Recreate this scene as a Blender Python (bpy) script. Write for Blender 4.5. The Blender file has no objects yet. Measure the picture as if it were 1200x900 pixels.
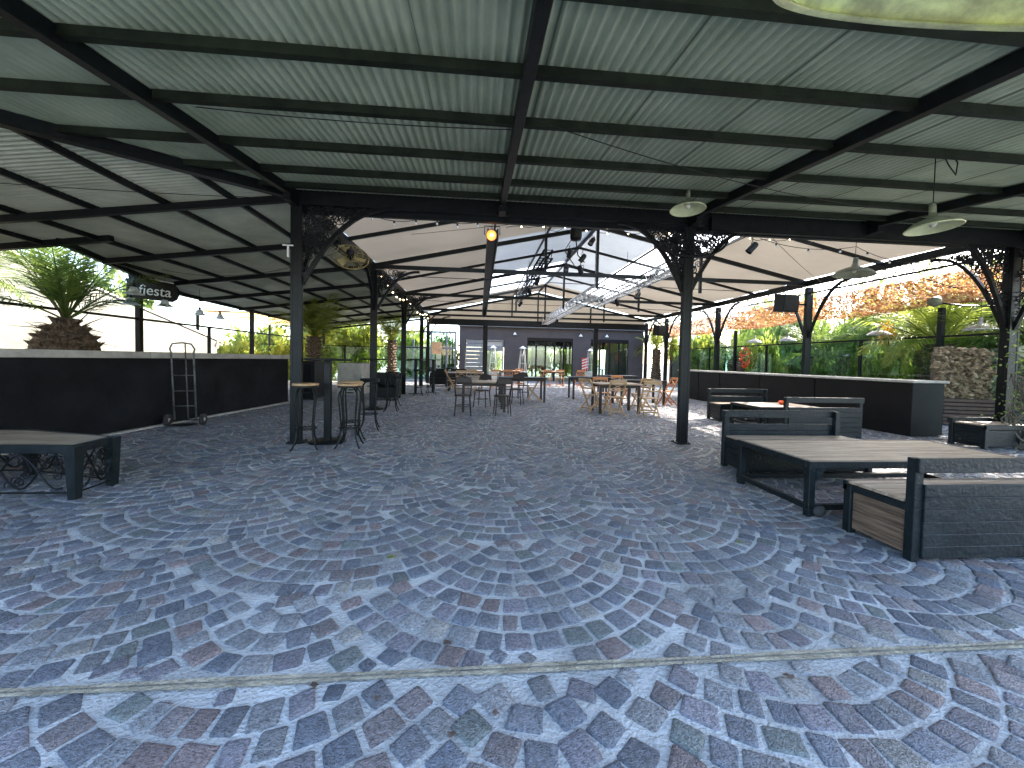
import bpy, math, random
import numpy as np
from mathutils import Vector, Matrix, Euler
random.seed(7); rng = np.random.default_rng(7)
PI = math.pi
S = bpy.context.scene; COL = S.collection
# ------------------------------------------------------------------ camera
F, H, YAW, ROLL, PITCH = 451.0, 1.3, math.radians(4.9), .021, math.radians(1.75)
fw = Vector((math.sin(YAW)*math.cos(PITCH), math.cos(YAW)*math.cos(PITCH), -math.sin(PITCH)))
rt = Vector((math.cos(YAW), -math.sin(YAW), 0)); up = rt.cross(fw)
r2 = rt*math.cos(ROLL) + up*math.sin(ROLL); u2 = -rt*math.sin(ROLL) + up*math.cos(ROLL)
cd = bpy.data.cameras.new('camera'); cam = bpy.data.objects.new('camera', cd); COL.objects.link(cam)
cd.sensor_width = 36; cd.lens = F/1200*36; cd.shift_y = -14.2/1200; cd.clip_start = .05; cd.clip_end = 1000
M3 = Matrix((r2, u2, -fw)).transposed(); cam.matrix_world = Matrix.Translation((0, 0, H)) @ M3.to_4x4()
S.camera = cam
# ------------------------------------------------------------------ light
SUN_EL, SUN_AZ = math.radians(33), math.radians(62)      # azimuth from +Y towards +X
W = bpy.data.worlds.new('World'); S.world = W; W.use_nodes = True
wn = W.node_tree; bg = wn.nodes['Background']
sk = wn.nodes.new('ShaderNodeTexSky'); sk.sky_type = 'NISHITA'; sk.sun_disc = False
sk.sun_elevation = SUN_EL; sk.sun_rotation = SUN_AZ; sk.air_density = 1.0; sk.dust_density = 1.5; sk.ozone_density = 1.2
wn.links.new(sk.outputs[0], bg.inputs[0]); bg.inputs[1].default_value = .15
sd = bpy.data.lights.new('sun', 'SUN'); sd.energy = 3.3; sd.angle = math.radians(.6); sd.color = (1, .93, .82)
so = bpy.data.objects.new('sun', sd); COL.objects.link(so)
sv = Vector((math.sin(SUN_AZ)*math.cos(SUN_EL), math.cos(SUN_AZ)*math.cos(SUN_EL), math.sin(SUN_EL)))
so.rotation_euler = sv.to_track_quat('Z', 'Y').to_euler(); so.location = (30, 30, 40)
S.view_settings.view_transform = 'Standard'; S.view_settings.look = 'None'; S.view_settings.gamma = 1
S.view_settings.exposure = 2.95
S.cycles.max_bounces = 10; S.cycles.transparent_max_bounces = 24; S.cycles.diffuse_bounces = 6
S.cycles.sample_clamp_indirect = 6; S.cycles.use_denoising = True

# ------------------------------------------------------------------ materials
def mat(name, col, rough=.6, metal=0, var=.25, scale=6., bump=0., bscale=40., emit=None, trans=0, col2=None, spec=.5, alpha=None, attr=None):
    m = bpy.data.materials.new(name); m.use_nodes = True; nt = m.node_tree; N = nt.nodes; L = nt.links
    b = N['Principled BSDF']; out = N['Material Output']
    b.inputs['Roughness'].default_value = rough; b.inputs['Metallic'].default_value = metal
    b.inputs['Specular IOR Level'].default_value = spec
    tc = N.new('ShaderNodeTexCoord'); nz = N.new('ShaderNodeTexNoise'); nz.inputs['Scale'].default_value = scale
    nz.inputs['Detail'].default_value = 6; nz.inputs['Roughness'].default_value = .65
    L.new(tc.outputs['Object'], nz.inputs['Vector'])
    mx = N.new('ShaderNodeMix'); mx.data_type = 'RGBA'
    c1 = tuple(max(0, c*(1-var)) for c in col); c2 = col2 or tuple(min(1, c*(1+var)) for c in col)
    mx.inputs[6].default_value = (*c1, 1); mx.inputs[7].default_value = (*c2, 1)
    mr = N.new('ShaderNodeMapRange'); mr.inputs[1].default_value = .35; mr.inputs[2].default_value = .65
    L.new(nz.outputs[0], mr.inputs[0]); L.new(mr.outputs[0], mx.inputs[0])
    colout = mx.outputs[2]
    if attr:
        at = N.new('ShaderNodeAttribute'); at.attribute_name = attr
        m2 = N.new('ShaderNodeMix'); m2.data_type = 'RGBA'; m2.blend_type = 'MULTIPLY'; m2.inputs[0].default_value = 1
        L.new(at.outputs['Color'], m2.inputs[6]); L.new(colout, m2.inputs[7]); colout = m2.outputs[2]
    L.new(colout, b.inputs['Base Color'])
    if bump:
        n2 = N.new('ShaderNodeTexNoise'); n2.inputs['Scale'].default_value = bscale; n2.inputs['Detail'].default_value = 5
        L.new(tc.outputs['Object'], n2.inputs['Vector'])
        bp = N.new('ShaderNodeBump'); bp.inputs['Strength'].default_value = bump; bp.inputs['Distance'].default_value = .02
        L.new(n2.outputs[0], bp.inputs['Height']); L.new(bp.outputs[0], b.inputs['Normal'])
    if emit:
        b.inputs['Emission Color'].default_value = (*emit[0], 1); b.inputs['Emission Strength'].default_value = emit[1]
    if trans:
        t = N.new('ShaderNodeBsdfTranslucent'); L.new(colout, t.inputs[0])
        ms = N.new('ShaderNodeMixShader'); ms.inputs[0].default_value = trans
        L.new(b.outputs[0], ms.inputs[1]); L.new(t.outputs[0], ms.inputs[2]); L.new(ms.outputs[0], out.inputs[0])
    return m
def wood(name, c1, c2, rough=.55, scale=(2, 30, 30), bump=.15):
    m = mat(name, c1, rough, col2=c2, scale=1, bump=bump, bscale=1)
    nt = m.node_tree; tc = [n for n in nt.nodes if n.type == 'TEX_COORD'][0]
    mp = nt.nodes.new('ShaderNodeMapping'); mp.inputs['Scale'].default_value = scale
    nt.links.new(tc.outputs['Object'], mp.inputs[0])
    for n in nt.nodes:
        if n.type == 'TEX_NOISE': n.inputs['Scale'].default_value = 2; nt.links.new(mp.outputs[0], n.inputs['Vector'])
    return m
def glass(name, tint=(.8, .95, .93), fac=.12):
    m = bpy.data.materials.new(name); m.use_nodes = True; nt = m.node_tree; N = nt.nodes; L = nt.links
    tr = N.new('ShaderNodeBsdfTransparent'); tr.inputs[0].default_value = (*tint, 1)
    g = N.new('ShaderNodeBsdfGlossy'); g.inputs['Roughness'].default_value = .03
    fr = N.new('ShaderNodeFresnel'); fr.inputs[0].default_value = 1.5
    ad = N.new('ShaderNodeMath'); ad.operation = 'ADD'; ad.inputs[1].default_value = fac
    L.new(fr.outputs[0], ad.inputs[0])
    ms = N.new('ShaderNodeMixShader'); fr.inputs[0].default_value = 1.12; L.new(ad.outputs[0], ms.inputs[0])
    L.new(tr.outputs[0], ms.inputs[1]); L.new(g.outputs[0], ms.inputs[2]); L.new(ms.outputs[0], N['Material Output'].inputs[0])
    return m
M = dict(
 steel=mat('dark_steel', (.005, .0065, .007), .42, 0, .5, 9, .12, 60, spec=.22),
 steel2=mat('green_black_steel', (.009, .013, .007), .55, 0, .5, 5, .15, 50, spec=.2),
 corr=mat('galvanised_corrugated', (.36, .43, .29), .42, .1, .16, 1.6, .06, 25, col2=(.45, .51, .37)),
 corr2=mat('side_corrugated', (.46, .49, .36), .5, .05, .15, 1.6, .06, 25, col2=(.56, .58, .45)),
 memb=mat('cream_membrane', (.46, .395, .31), .75, 0, .12, .35, .1, 3, trans=.10),
 sky1=mat('milky_sheet', (.42, .45, .47), .6, 0, .08, .8, .05, 3, trans=.16),
 sky2=mat('clear_white_sheet', (.93, .95, .97), .6, 0, .02, .8, 0, 3, trans=.8),
 stone=mat('cobble_stone', (.62, .62, .62), .62, 0, .35, 75, 1.0, 150, attr='Col', col2=(1.08, 1.08, 1.08)),
 mortar=mat('mortar', (.36, .36, .35), .85, 0, .2, 1.7, .9, 60, col2=(.56, .56, .56)),
 soil=mat('soil', (.10, .075, .05), .95, 0, .4, 3, .8, 20),
 ground=mat('ground', (.24, .22, .18), .95, 0, .3, .6, .5, 10),
 joint=mat('joint_filler', (.33, .29, .22), .8, 0, .35, 9, .8, 60),
 darkwall=mat('dark_painted_wall', (.004, .0045, .006), .7, 0, .3, 1.6, .4, 30, spec=.15, col2=(.011, .012, .015)),
 counter=mat('brown_black_panel', (.006, .0052, .0052), .6, 0, .4, 3, .15, 30, spec=.2),
 conc=mat('pale_concrete', (.36, .34, .31), .8, 0, .2, 3, .4, 30),
 white=mat('cream_weathered_plaster', (.17, .165, .135), .85, 0, .25, .9, .25, 12),
 board=mat('dark_board', (.006, .010, .012), .42, 0, .3, 7, .3, 35, spec=.25, col2=(.011, .016, .018)),
 brown=wood('brown_board', (.07, .042, .027), (.20, .13, .085), .6, (30, 1.5, 22), .3),
 plank=wood('grey_planks', (.27, .18, .11), (.48, .36, .25), .5, (1, 14, 14)),
 plank2=wood('seat_planks', (.27, .19, .13), (.45, .34, .25), .5, (1, 14, 14)),
 tan=wood('tan_wood', (.38, .22, .10), (.55, .35, .18)),
 red=wood('reddish_wood', (.42, .15, .05), (.62, .27, .10)),
 darkwood=wood('dark_wood', (.014, .008, .006), (.035, .02, .013)),
 slat=mat('brown_slat', (.06, .028, .018), .6, 0, .3, 5, .2, 30),
 blackm=mat('black_plastic', (.004, .004, .005), .5, 0, .3, 8, spec=.25),
 rubber=mat('rubber', (.03, .03, .03), .85, 0, .3, 12),
 alu=mat('aluminium', (.62, .63, .64), .35, .7, .15, 6),
 chrome=mat('stainless', (.6, .6, .6), .3, .8, .2, 5),
 enamel=mat('enamel_outside', (.17, .19, .13), .4, 0, .4, 6, .1, 20),
 enamelin=mat('enamel_inside', (.62, .66, .40), .4, 0, .2, 5, .05, 20, trans=.3),
 cream=mat('aged_cream_enamel', (.80, .77, .46), .45, 0, .3, 14, .3, 30, trans=.35),
 facade=mat('facade', (.062, .055, .059), .8, 0, .12, 1.5, .2, 30),
 facade2=mat('facade_trim', (.20, .21, .22), .6, 0, .15, 3),
 glass=glass('glass'), tealglass=glass('teal_glass', (.80, .93, .91), .04),
 teal=mat('teal_sheet', (.30, .50, .48), .5, 0, .2, 2.5, .1, 20, trans=.45),
 trunk=mat('palm_trunk', (.055, .036, .024), .9, 0, .5, 14, .9, 30, col2=(.20, .135, .085)),
 leafA=mat('palm_leaf', (.07, .13, .03), .5, 0, .4, 3, trans=.5, col2=(.24, .32, .06)),
 leafB=mat('yellow_green_leaf', (.22, .30, .04), .5, 0, .4, 3, trans=.6, col2=(.46, .50, .09)),
 leafC=mat('bush_leaf', (.11, .18, .04), .5, 0, .4, 2.5, trans=.6, col2=(.34, .44, .10)),
 leafO=mat('orange_leaf', (.60, .28, .03), .5, 0, .3, 2.5, trans=.5),
 net1=mat('orange_net', (.50, .20, .05), .7, 0, .3, 3, trans=.4, col2=(.66, .36, .16)),
 net2=mat('pale_net', (.42, .34, .28), .7, 0, .1, 3, trans=.6),
 net3=mat('brown_dry_leaf', (.14, .10, .08), .7, 0, .4, 3, trans=.3),
 awn=mat('orange_awning', (.80, .50, .20), .7, 0, .1, 2, trans=.6),
 orange=mat('orange_glass', (.75, .13, .03), .3, 0, .2, 5, trans=.3),
 redp=mat('red_paint', (.55, .04, .03), .5, 0, .2, 5),
 whitep=mat('white_paint', (.75, .75, .73), .5, 0, .1, 5),
 shell=mat('frosted_shell', (.80, .80, .74), .25, 0, .15, 8, trans=.5),
 gold=mat('brass', (.36, .28, .10), .4, .6, .3, 8),
 rock=mat('rubble', (.11, .08, .045), .95, 0, .5, 9, 1.0, 30, col2=(.42, .33, .21)),
 bulb=mat('warm_bulb', (1, .8, .5), .4, emit=((1, .75, .42), 6)),
 lampglow=mat('orange_lamp_face', (1, .4, .1), .4, emit=((1, .22, .03), .22)),
 coreglow=mat('lamp_core', (1, .8, .5), .4, emit=((1, .6, .25), 1.2)),
 bulbc=mat('clear_bulb', (.75, .72, .62), .15, 0, .1, 5, trans=.4),
 shedroof=mat('blue_grey_sheet', (.32, .42, .52), .5, .2, .1, 3),
)
for key_, ax_, w_ in (('corr', 0, .86), ('corr2', 1, .86)):             # each roofing sheet weathered a little differently
    nt = M[key_].node_tree; N = nt.nodes; L = nt.links; b_ = N['Principled BSDF']; src = b_.inputs['Base Color'].links[0].from_socket
    tc_ = N.new('ShaderNodeTexCoord'); sp_ = N.new('ShaderNodeSeparateXYZ'); L.new(tc_.outputs['Object'], sp_.inputs[0])
    d_ = N.new('ShaderNodeMath'); d_.operation = 'DIVIDE'; d_.inputs[1].default_value = w_; L.new(sp_.outputs[ax_], d_.inputs[0])
    f_ = N.new('ShaderNodeMath'); f_.operation = 'FLOOR'; L.new(d_.outputs[0], f_.inputs[0])
    wn_ = N.new('ShaderNodeTexWhiteNoise'); wn_.noise_dimensions = '1D'; L.new(f_.outputs[0], wn_.inputs['W'])
    fr_ = N.new('ShaderNodeMath'); fr_.operation = 'FRACT'; L.new(d_.outputs[0], fr_.inputs[0])
    lt_ = N.new('ShaderNodeMath'); lt_.operation = 'LESS_THAN'; lt_.inputs[1].default_value = .012; L.new(fr_.outputs[0], lt_.inputs[0])
    mr_ = N.new('ShaderNodeMapRange'); mr_.inputs[3].default_value = .84; mr_.inputs[4].default_value = 1.06; L.new(wn_.outputs[0], mr_.inputs[0])
    sb_ = N.new('ShaderNodeMath'); sb_.operation = 'MULTIPLY_ADD'; sb_.inputs[1].default_value = -.5; L.new(lt_.outputs[0], sb_.inputs[0]); L.new(mr_.outputs[0], sb_.inputs[2])
    n3 = N.new('ShaderNodeTexNoise'); n3.inputs['Scale'].default_value = .9; n3.inputs['Detail'].default_value = 8; n3.inputs['Roughness'].default_value = .75; L.new(tc_.outputs['Object'], n3.inputs['Vector'])
    mr2 = N.new('ShaderNodeMapRange'); mr2.inputs[1].default_value = .58; mr2.inputs[2].default_value = .72; mr2.inputs[4].default_value = .6; L.new(n3.outputs[0], mr2.inputs[0])
    mx1 = N.new('ShaderNodeMix'); mx1.data_type = 'RGBA'; mx1.inputs[7].default_value = (.30, .24, .15, 1); L.new(mr2.outputs[0], mx1.inputs[0]); L.new(src, mx1.inputs[6])
    vm = N.new('ShaderNodeVectorMath'); vm.operation = 'SCALE'; L.new(mx1.outputs[2], vm.inputs[0]); L.new(sb_.outputs[0], vm.inputs['Scale']); L.new(vm.outputs[0], b_.inputs['Base Color'])
# ------------------------------------------------------------------ builders
class MB:
    def __init__(s): s.v = []; s.f = []; s.sm = []
    def quad(s, a, b, c, d, sm=False):
        n = len(s.v); s.v += [tuple(a), tuple(b), tuple(c), tuple(d)]; s.f.append((n, n+1, n+2, n+3)); s.sm.append(sm)
    def box(s, x0, x1, y0, y1, z0, z1, mtx=None):
        n = len(s.v); P = [(x, y, z) for z in (z0, z1) for y in (y0, y1) for x in (x0, x1)]
        if mtx is not None: P = [tuple(mtx @ Vector(p)) for p in P]
        s.v += P
        for f in ((0, 2, 3, 1), (4, 5, 7, 6), (0, 1, 5, 4), (2, 6, 7, 3), (0, 4, 6, 2), (1, 3, 7, 5)):
            s.f.append(tuple(n+i for i in f)); s.sm.append(False)
        return s
    def bbox(s, x0, x1, y0, y1, z0, z1, b=.006, mtx=None):           # bevelled box
        n = len(s.v); P = []
        for (ax, bx_, cx) in ((0, 1, 1), (1, 0, 1), (1, 1, 0)):
            for z in (0, 1):
                for y in (0, 1):
                    for x in (0, 1):
                        P.append(((x0, x1)[x]+(b if x == 0 else -b)*ax, (y0, y1)[y]+(b if y == 0 else -b)*bx_, (z0, z1)[z]+(b if z == 0 else -b)*cx))
        # set0: pushed to x faces? ax=0 -> on the x face
        if mtx is not None: P = [tuple(mtx @ Vector(p)) for p in P]
        s.v += P
        i = lambda k, x, y, z: n+k*8+z*4+y*2+x
        fs = []
        fs.append((i(0,0,0,0), i(0,0,0,1), i(0,0,1,1), i(0,0,1,0))); fs.append((i(0,1,0,0), i(0,1,1,0), i(0,1,1,1), i(0,1,0,1)))
        fs.append((i(1,0,0,0), i(1,1,0,0), i(1,1,0,1), i(1,0,0,1))); fs.append((i(1,0,1,0), i(1,0,1,1), i(1,1,1,1), i(1,1,1,0)))
        fs.append((i(2,0,0,0), i(2,0,1,0), i(2,1,1,0), i(2,1,0,0))); fs.append((i(2,0,0,1), i(2,1,0,1), i(2,1,1,1), i(2,0,1,1)))
        for a in (0, 1):
            for c in (0, 1):
                fs.append((i(0,a,c,0), i(0,a,c,1), i(1,a,c,1), i(1,a,c,0)))
                fs.append((i(0,a,0,c), i(0,a,1,c), i(2,a,1,c), i(2,a,0,c)))
                fs.append((i(1,0,a,c), i(1,1,a,c), i(2,1,a,c), i(2,0,a,c)))
                for e in (0, 1): fs.append((i(0,a,c,e), i(1,a,c,e), i(2,a,c,e)))
        for f in fs: s.f.append(f); s.sm.append(False)
        return s
    def bar(s, p0, p1, w, h, upv=(0, 0, 1), b=0):
        p0 = Vector(p0); p1 = Vector(p1); d = p1-p0; L = d.length
        if L < 1e-6: return s
        d /= L; u = Vector(upv); r = d.cross(u)
        if r.length < 1e-3: r = d.cross(Vector((0, 1, 0)))
        r.normalize(); u = r.cross(d)
        m = Matrix((r, d, u)).transposed().to_4x4(); m.translation = p0
        (s.bbox(-w/2, w/2, 0, L, -h/2, h/2, b, m) if b else s.box(-w/2, w/2, 0, L, -h/2, h/2, m)); return s
    def tube(s, pts, r, n=8, cap=True):
        pts = [Vector(p) for p in pts]; base = len(s.v); k = len(pts)
        rs = r if isinstance(r, (list, tuple)) else [r]*k
        prev = None
        for i, p in enumerate(pts):
            t = (pts[min(i+1, k-1)]-pts[max(i-1, 0)])
            t = t.normalized() if t.length > 1e-9 else Vector((0, 0, 1))
            if prev is None:
                a = t.orthogonal().normalized()
            else:
                a = prev - t*prev.dot(t); a = a.normalized() if a.length > 1e-6 else t.orthogonal().normalized()
            prev = a; b = t.cross(a)
            for j in range(n):
                q = p + (a*math.cos(2*PI*j/n) + b*math.sin(2*PI*j/n))*rs[i]; s.v.append(tuple(q))
        for i in range(k-1):
            for j in range(n):
                a0 = base+i*n+j; a1 = base+i*n+(j+1) % n
                s.f.append((a0, a1, a1+n, a0+n)); s.sm.append(True)
        if cap:
            s.f.append(tuple(base+j for j in range(n))[::-1]); s.sm.append(False)
            s.f.append(tuple(base+(k-1)*n+j for j in range(n))); s.sm.append(False)
        return s
    def lathe(s, prof, n=24, c=(0, 0, 0), mtx=None, wav=None):
        base = len(s.v); k = len(prof)
        for (r, z) in prof:
            for j in range(n):
                a = 2*PI*j/n; rr = r*(1+(wav(a, r) if wav else 0)); p = Vector((rr*math.cos(a), rr*math.sin(a), z))
                if mtx is not None: p = mtx @ p
                s.v.append((p.x+c[0], p.y+c[1], p.z+c[2]))
        for i in range(k-1):
            for j in range(n):
                a0 = base+i*n+j; a1 = base+i*n+(j+1) % n
                s.f.append((a0, a1, a1+n, a0+n)); s.sm.append(True)
        return s
    def disc(s, c, r, h, n=24): return s.lathe([(.001, 0), (r-.004, 0), (r, .004), (r, h-.004), (r-.004, h), (.001, h)], n, c)
    def prism(s, pts, y0, y1):                                       # pts in XZ, extruded in Y
        n = len(s.v); k = len(pts)
        s.v += [(x, y0, z) for x, z in pts] + [(x, y1, z) for x, z in pts]
        s.f.append(tuple(range(n, n+k))); s.sm.append(False); s.f.append(tuple(range(n+2*k-1, n+k-1, -1))); s.sm.append(False)
        for i in range(k): j = (i+1) % k; s.f.append((n+j, n+i, n+k+i, n+k+j)); s.sm.append(False)
        return s
    def build(s, name, m, parent=None, **kw):
        me = bpy.data.meshes.new(name); off = Vector((0, 0, 0)); q_ = parent
        while q_ is not None: off = off+q_.location; q_ = q_.parent
        if off.length > 0:
            ox, oy, oz = off; V = [(x-ox, y-oy, z-oz) for x, y, z in s.v]
        else: V = s.v
        me.from_pydata(V, [], s.f); me.materials.append(M[m] if isinstance(m, str) else m)
        me.polygons.foreach_set('use_smooth', s.sm); me.update()
        o = bpy.data.objects.new(name, me); COL.objects.link(o)
        if parent is not None: o.parent = parent
        for k, v in kw.items(): o[k] = v
        return o
def thing(name, label, cat, loc=(0, 0, 0), group=None):
    o = bpy.data.objects.new(name, None); COL.objects.link(o); o.location = loc; o.empty_display_size = .2
    o['label'] = label; o['category'] = cat
    if group: o['group'] = group
    return o
def tag(o, label, cat, group=None):
    o['label'] = label; o['category'] = cat
    if group: o['group'] = group
    return o
def dup(root, loc, rz, label, group=None, scale=None):
    r = root.copy(); COL.objects.link(r); r.location = loc; r.rotation_euler = (0, 0, rz); r['label'] = label
    if group: r['group'] = group
    if scale: r.scale = scale if isinstance(scale, tuple) else (scale,)*3
    for ch in list(root.children):
        c = ch.copy(); COL.objects.link(c); c.parent = r
        for g in list(ch.children):
            d = g.copy(); COL.objects.link(d); d.parent = c
    return r
class Series:                                                        # proto at first place, then copies
    def __init__(s, maker, group=None): s.maker = maker; s.o = None; s.group = group
    def at(s, loc, rz, label, scale=None):
        if s.o is None:
            s.o = s.maker(); o = s.o; o.location = loc; o.rotation_euler = (0, 0, rz); o['label'] = label
            if s.group: o['group'] = s.group
            if scale: o.scale = scale if isinstance(scale, tuple) else (scale,)*3
            return o
        return dup(s.o, loc, rz, label, s.group, scale or (1, 1, 1))
ORD = ['first', 'second', 'third', 'fourth', 'fifth', 'sixth', 'seventh', 'eighth', 'ninth', 'tenth']

# ------------------------------------------------------------------ ground
g = MB(); g.quad((-300, -60, -.02), (300, -60, -.02), (300, 500, -.02), (-300, 500, -.02)); g.build('ground', 'ground')['kind'] = 'structure'
g = MB(); g.quad((-14, -12, 0), (14, -12, 0), (14, 24.1, 0), (-14, 24.1, 0)); g.build('paving_mortar', 'mortar')['kind'] = 'structure'
R_, PT = 1.17, .130
def owner_ok(p, c):                                                   # fish-scale: discs in farther rows lie on top
    row = round((c[1]-CY0)/R_)
    for dr in (1,):
        cy = c[1]+R_*dr
        for cx in (c[0]-R_, c[0]+R_):
            m = (p[:, 0]-cx)**2+(p[:, 1]-cy)**2 < (R_+.03)**2
            p = p[~m] if False else p
            yield m
CX0, CY0 = .25, 2.70
stones = []                                                           # (cx, cy, angle, len, wid)
rows = range(-9, 40)
for row in rows:
    cy = CY0+row*R_/2
    for col in range(-5, 6):
        cx = CX0+col*2*R_+(R_ if row % 2 else 0)
        for ring in range(9):
            rad = R_-(ring+.5)*PT
            if rad < .05: continue
            n = max(3, int(round(2*PI*rad/(.122+.012*math.sin(ring*2.1+col)))))
            ph = random.random()*6
            w = rng.uniform(.8, 1.2, n); w /= w.sum(); a = ph+np.cumsum(w)*2*PI
            for k in range(n):
                am = a[k]-w[k]*PI; x = cx+rad*math.cos(am); y = cy+rad*math.sin(am)
                if not (-7.2 < x < 12.6 and -.4 < y < 23.6): continue
                if abs(y-1.56) < .05: continue
                if (x-cx-R_)**2+(y-cy-R_/2)**2 < (R_+.012)**2 or (x-cx+R_)**2+(y-cy-R_/2)**2 < (R_+.012)**2 or (x-cx)**2+(y-cy-R_)**2 < (R_+.012)**2: continue
                if y > cy+R_*.98: continue
                stones.append((x, y, am, w[k]*2*PI*rad-.013-.007*random.random(), PT-.015-.010*random.random()))
st = np.array(stones); cell = {}; keep = []
for i, (x, y) in enumerate(st[:, :2]):                                # no stone on top of another
    k = (int(x//.12), int(y//.12)); ok = True
    for a in (-1, 0, 1):
        for b_ in (-1, 0, 1):
            for (u, v) in cell.get((k[0]+a, k[1]+b_), ()):
                if (u-x)**2+(v-y)**2 < .0066: ok = False
    if ok: cell.setdefault(k, []).append((x, y)); keep.append(i)
st = st[keep]; extra = []
for i_ in range(int(19.6/.045)):                                      # small stones fill what is left
    for j_ in range(int(23.8/.045)):
        x = -7.1+i_*.045+random.uniform(-.01, .01); y = -.3+j_*.045+random.uniform(-.01, .01)
        if abs(y-1.56) < .055: continue
        k = (int(x//.12), int(y//.12)); d2 = min([(u-x)**2+(v-y)**2 for a in (-1, 0, 1) for b_ in (-1, 0, 1) for (u, v) in cell.get((k[0]+a, k[1]+b_), ())] or [1])
        if d2 > .0098:
            cell.setdefault(k, []).append((x, y)); w_ = min(.10, 2*(math.sqrt(d2)-.068)); extra.append((x, y, random.uniform(0, 3), w_*random.uniform(.9, 1.1), w_*.9))
st = np.concatenate([st, np.array(extra)]); n = len(st)
base8 = []
for (sx, sy) in ((1, 1), (-1, 1), (-1, -1), (1, -1)): base8.append((sx, sy))
c8 = np.array([(1, .85), (.86, 1), (-.86, 1), (-1, .85), (-1, -.85), (-.86, -1), (.86, -1), (1, -.85)])
jit = np.repeat(rng.normal(0, .075, (n, 4, 2)), 2, axis=1)[:, [1, 2, 3, 4, 5, 6, 7, 0]][:, [7, 0, 1, 2, 3, 4, 5, 6]]+rng.normal(0, .04, (n, 8, 2)); loc8 = (c8[None]+jit)
hx = st[:, 4]/2; hy = st[:, 3]/2; ca = np.cos(st[:, 2]); sa = np.sin(st[:, 2])
tw = rng.normal(0, .035, n); ca2 = np.cos(st[:, 2]+tw); sa2 = np.sin(st[:, 2]+tw)
rings = []
ht = rng.uniform(.004, .010, n); tlt = rng.normal(0, .03, (n, 2))
for sc, z in ((1.0, -.002), (.93, .75), (.74, 1.0)):
    lx = loc8[:, :, 0]*hx[:, None]*sc; ly = loc8[:, :, 1]*hy[:, None]*sc
    X = st[:, 0][:, None]+lx*ca2[:, None]-ly*sa2[:, None]; Y = st[:, 1][:, None]+lx*sa2[:, None]+ly*ca2[:, None]
    Z = (ht[:, None]*z if z > 0 else np.full((n, 8), -.002)) + (lx*tlt[:, :1]+ly*tlt[:, 1:] if z > 0 else 0)
    rings.append(np.stack([X, Y, Z+np.zeros((n, 8))], -1))
V = np.concatenate(rings, 1).reshape(-1, 3)
fl = []
for k in range(8):
    j = (k+1) % 8; fl.append([k, j, j+8, k+8]); fl.append([k+8, j+8, j+16, k+16])
q = (np.array(fl)[None]+(np.arange(n)*24)[:, None, None]).reshape(-1); o8 = (np.arange(16, 24)[None]+(np.arange(n)*24)[:, None]).reshape(-1)
me = bpy.data.meshes.new('cobbles'); me.vertices.add(len(V)); me.vertices.foreach_set('co', V.ravel())
me.loops.add(len(q)+len(o8)); me.loops.foreach_set('vertex_index', np.concatenate([q, o8]))
nf = n*16+n; ls = np.concatenate([np.arange(n*16)*4, n*64+np.arange(n)*8]); lt = np.concatenate([np.full(n*16, 4), np.full(n, 8)])
me.polygons.add(nf); me.polygons.foreach_set('loop_start', ls); me.polygons.foreach_set('loop_total', lt)
me.update(calc_edges=True); me.validate()
pal = np.array([(.16, .17, .20), (.20, .205, .22), (.13, .145, .18), (.24, .24, .25), (.205, .18, .188), (.212, .168, .17), (.19, .18, .21), (.28, .27, .26), (.15, .17, .17)])
pw = np.array([.2, .2, .14, .08, .1, .07, .12, .04, .05]); ci = rng.choice(len(pal), n, p=pw/pw.sum())
cc = pal[ci]*rng.uniform(.8, 1.25, (n, 1))*1.4; ca4 = np.ones((n, 24, 4)); ca4[:, :, :3] = cc[:, None]
at = me.color_attributes.new('Col', 'FLOAT_COLOR', 'POINT'); at.data.foreach_set('color', ca4.ravel().astype(np.float32))
me.materials.append(M['stone']); ob = bpy.data.objects.new('paving_cobbles', me); COL.objects.link(ob); ob['kind'] = 'structure'
g = MB(); random.seed(3)
xs = [i*.25-9 for i in range(88)]
for i in range(len(xs)-1):
    w0 = .022+.004*math.sin(xs[i]*5); w1 = .022+.004*math.sin(xs[i+1]*5)
    for (a, b, z) in ((-1, -.25, .014), (.25, 1, .014), (-.25, .25, .009)):
        g.quad((xs[i], 1.56+a*w0, z), (xs[i+1], 1.56+a*w1, z), (xs[i+1], 1.56+b*w1, z), (xs[i], 1.56+b*w0, z))
g.build('paving_joint', 'joint')['kind'] = 'structure'

# ------------------------------------------------------------------ roofs
YB, XL = 5.95, -2.7                                                   # front beam line, left post line
zf = lambda y: 3.72-.113*(YB-y)
zl = lambda x: 3.72-.130*(XL-x)
hipY = lambda x: YB-(XL-x)*.13/.113
def wavy(b, along, lo, hi, lim, zfun, pitch=.078, amp=.016, seg=6):
    n = int((hi-lo)/pitch*seg); base = len(b.v)
    for i in range(n+1):
        t = lo+(hi-lo)*i/n; w = amp*math.sin(2*PI*t/pitch); s0, s1 = lim(t)
        for s_ in (s0, s1):
            b.v.append((t, s_, zfun(s_)+w) if along == 'y' else (s_, t, zfun(s_)+w))
    for i in range(n):
        a = base+2*i; b.f.append((a, a+2, a+3, a+1) if along == 'y' else (a, a+1, a+3, a+2)); b.sm.append(True)
Y0R = 1.0
fr = thing('front_roof', 'grey green corrugated lean-to roof over the foreground cobbles', 'roof', (3, 3, 3.3))
b = MB(); wavy(b, 'y', XL-4.35, 12.6, lambda x: (Y0R, YB+.05 if x > XL else max(Y0R+.01, hipY(x)+.06)), zf); b.build('corrugated_sheet', 'corr', fr)
b = MB()
for i in range(1): b.bar((XL, YB, 3.637), (XL-4.9, YB-4.9*.13/.113, 3.637-.13*4.9), .11, .13)
b.build('hip_beam', 'steel', fr)
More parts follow.
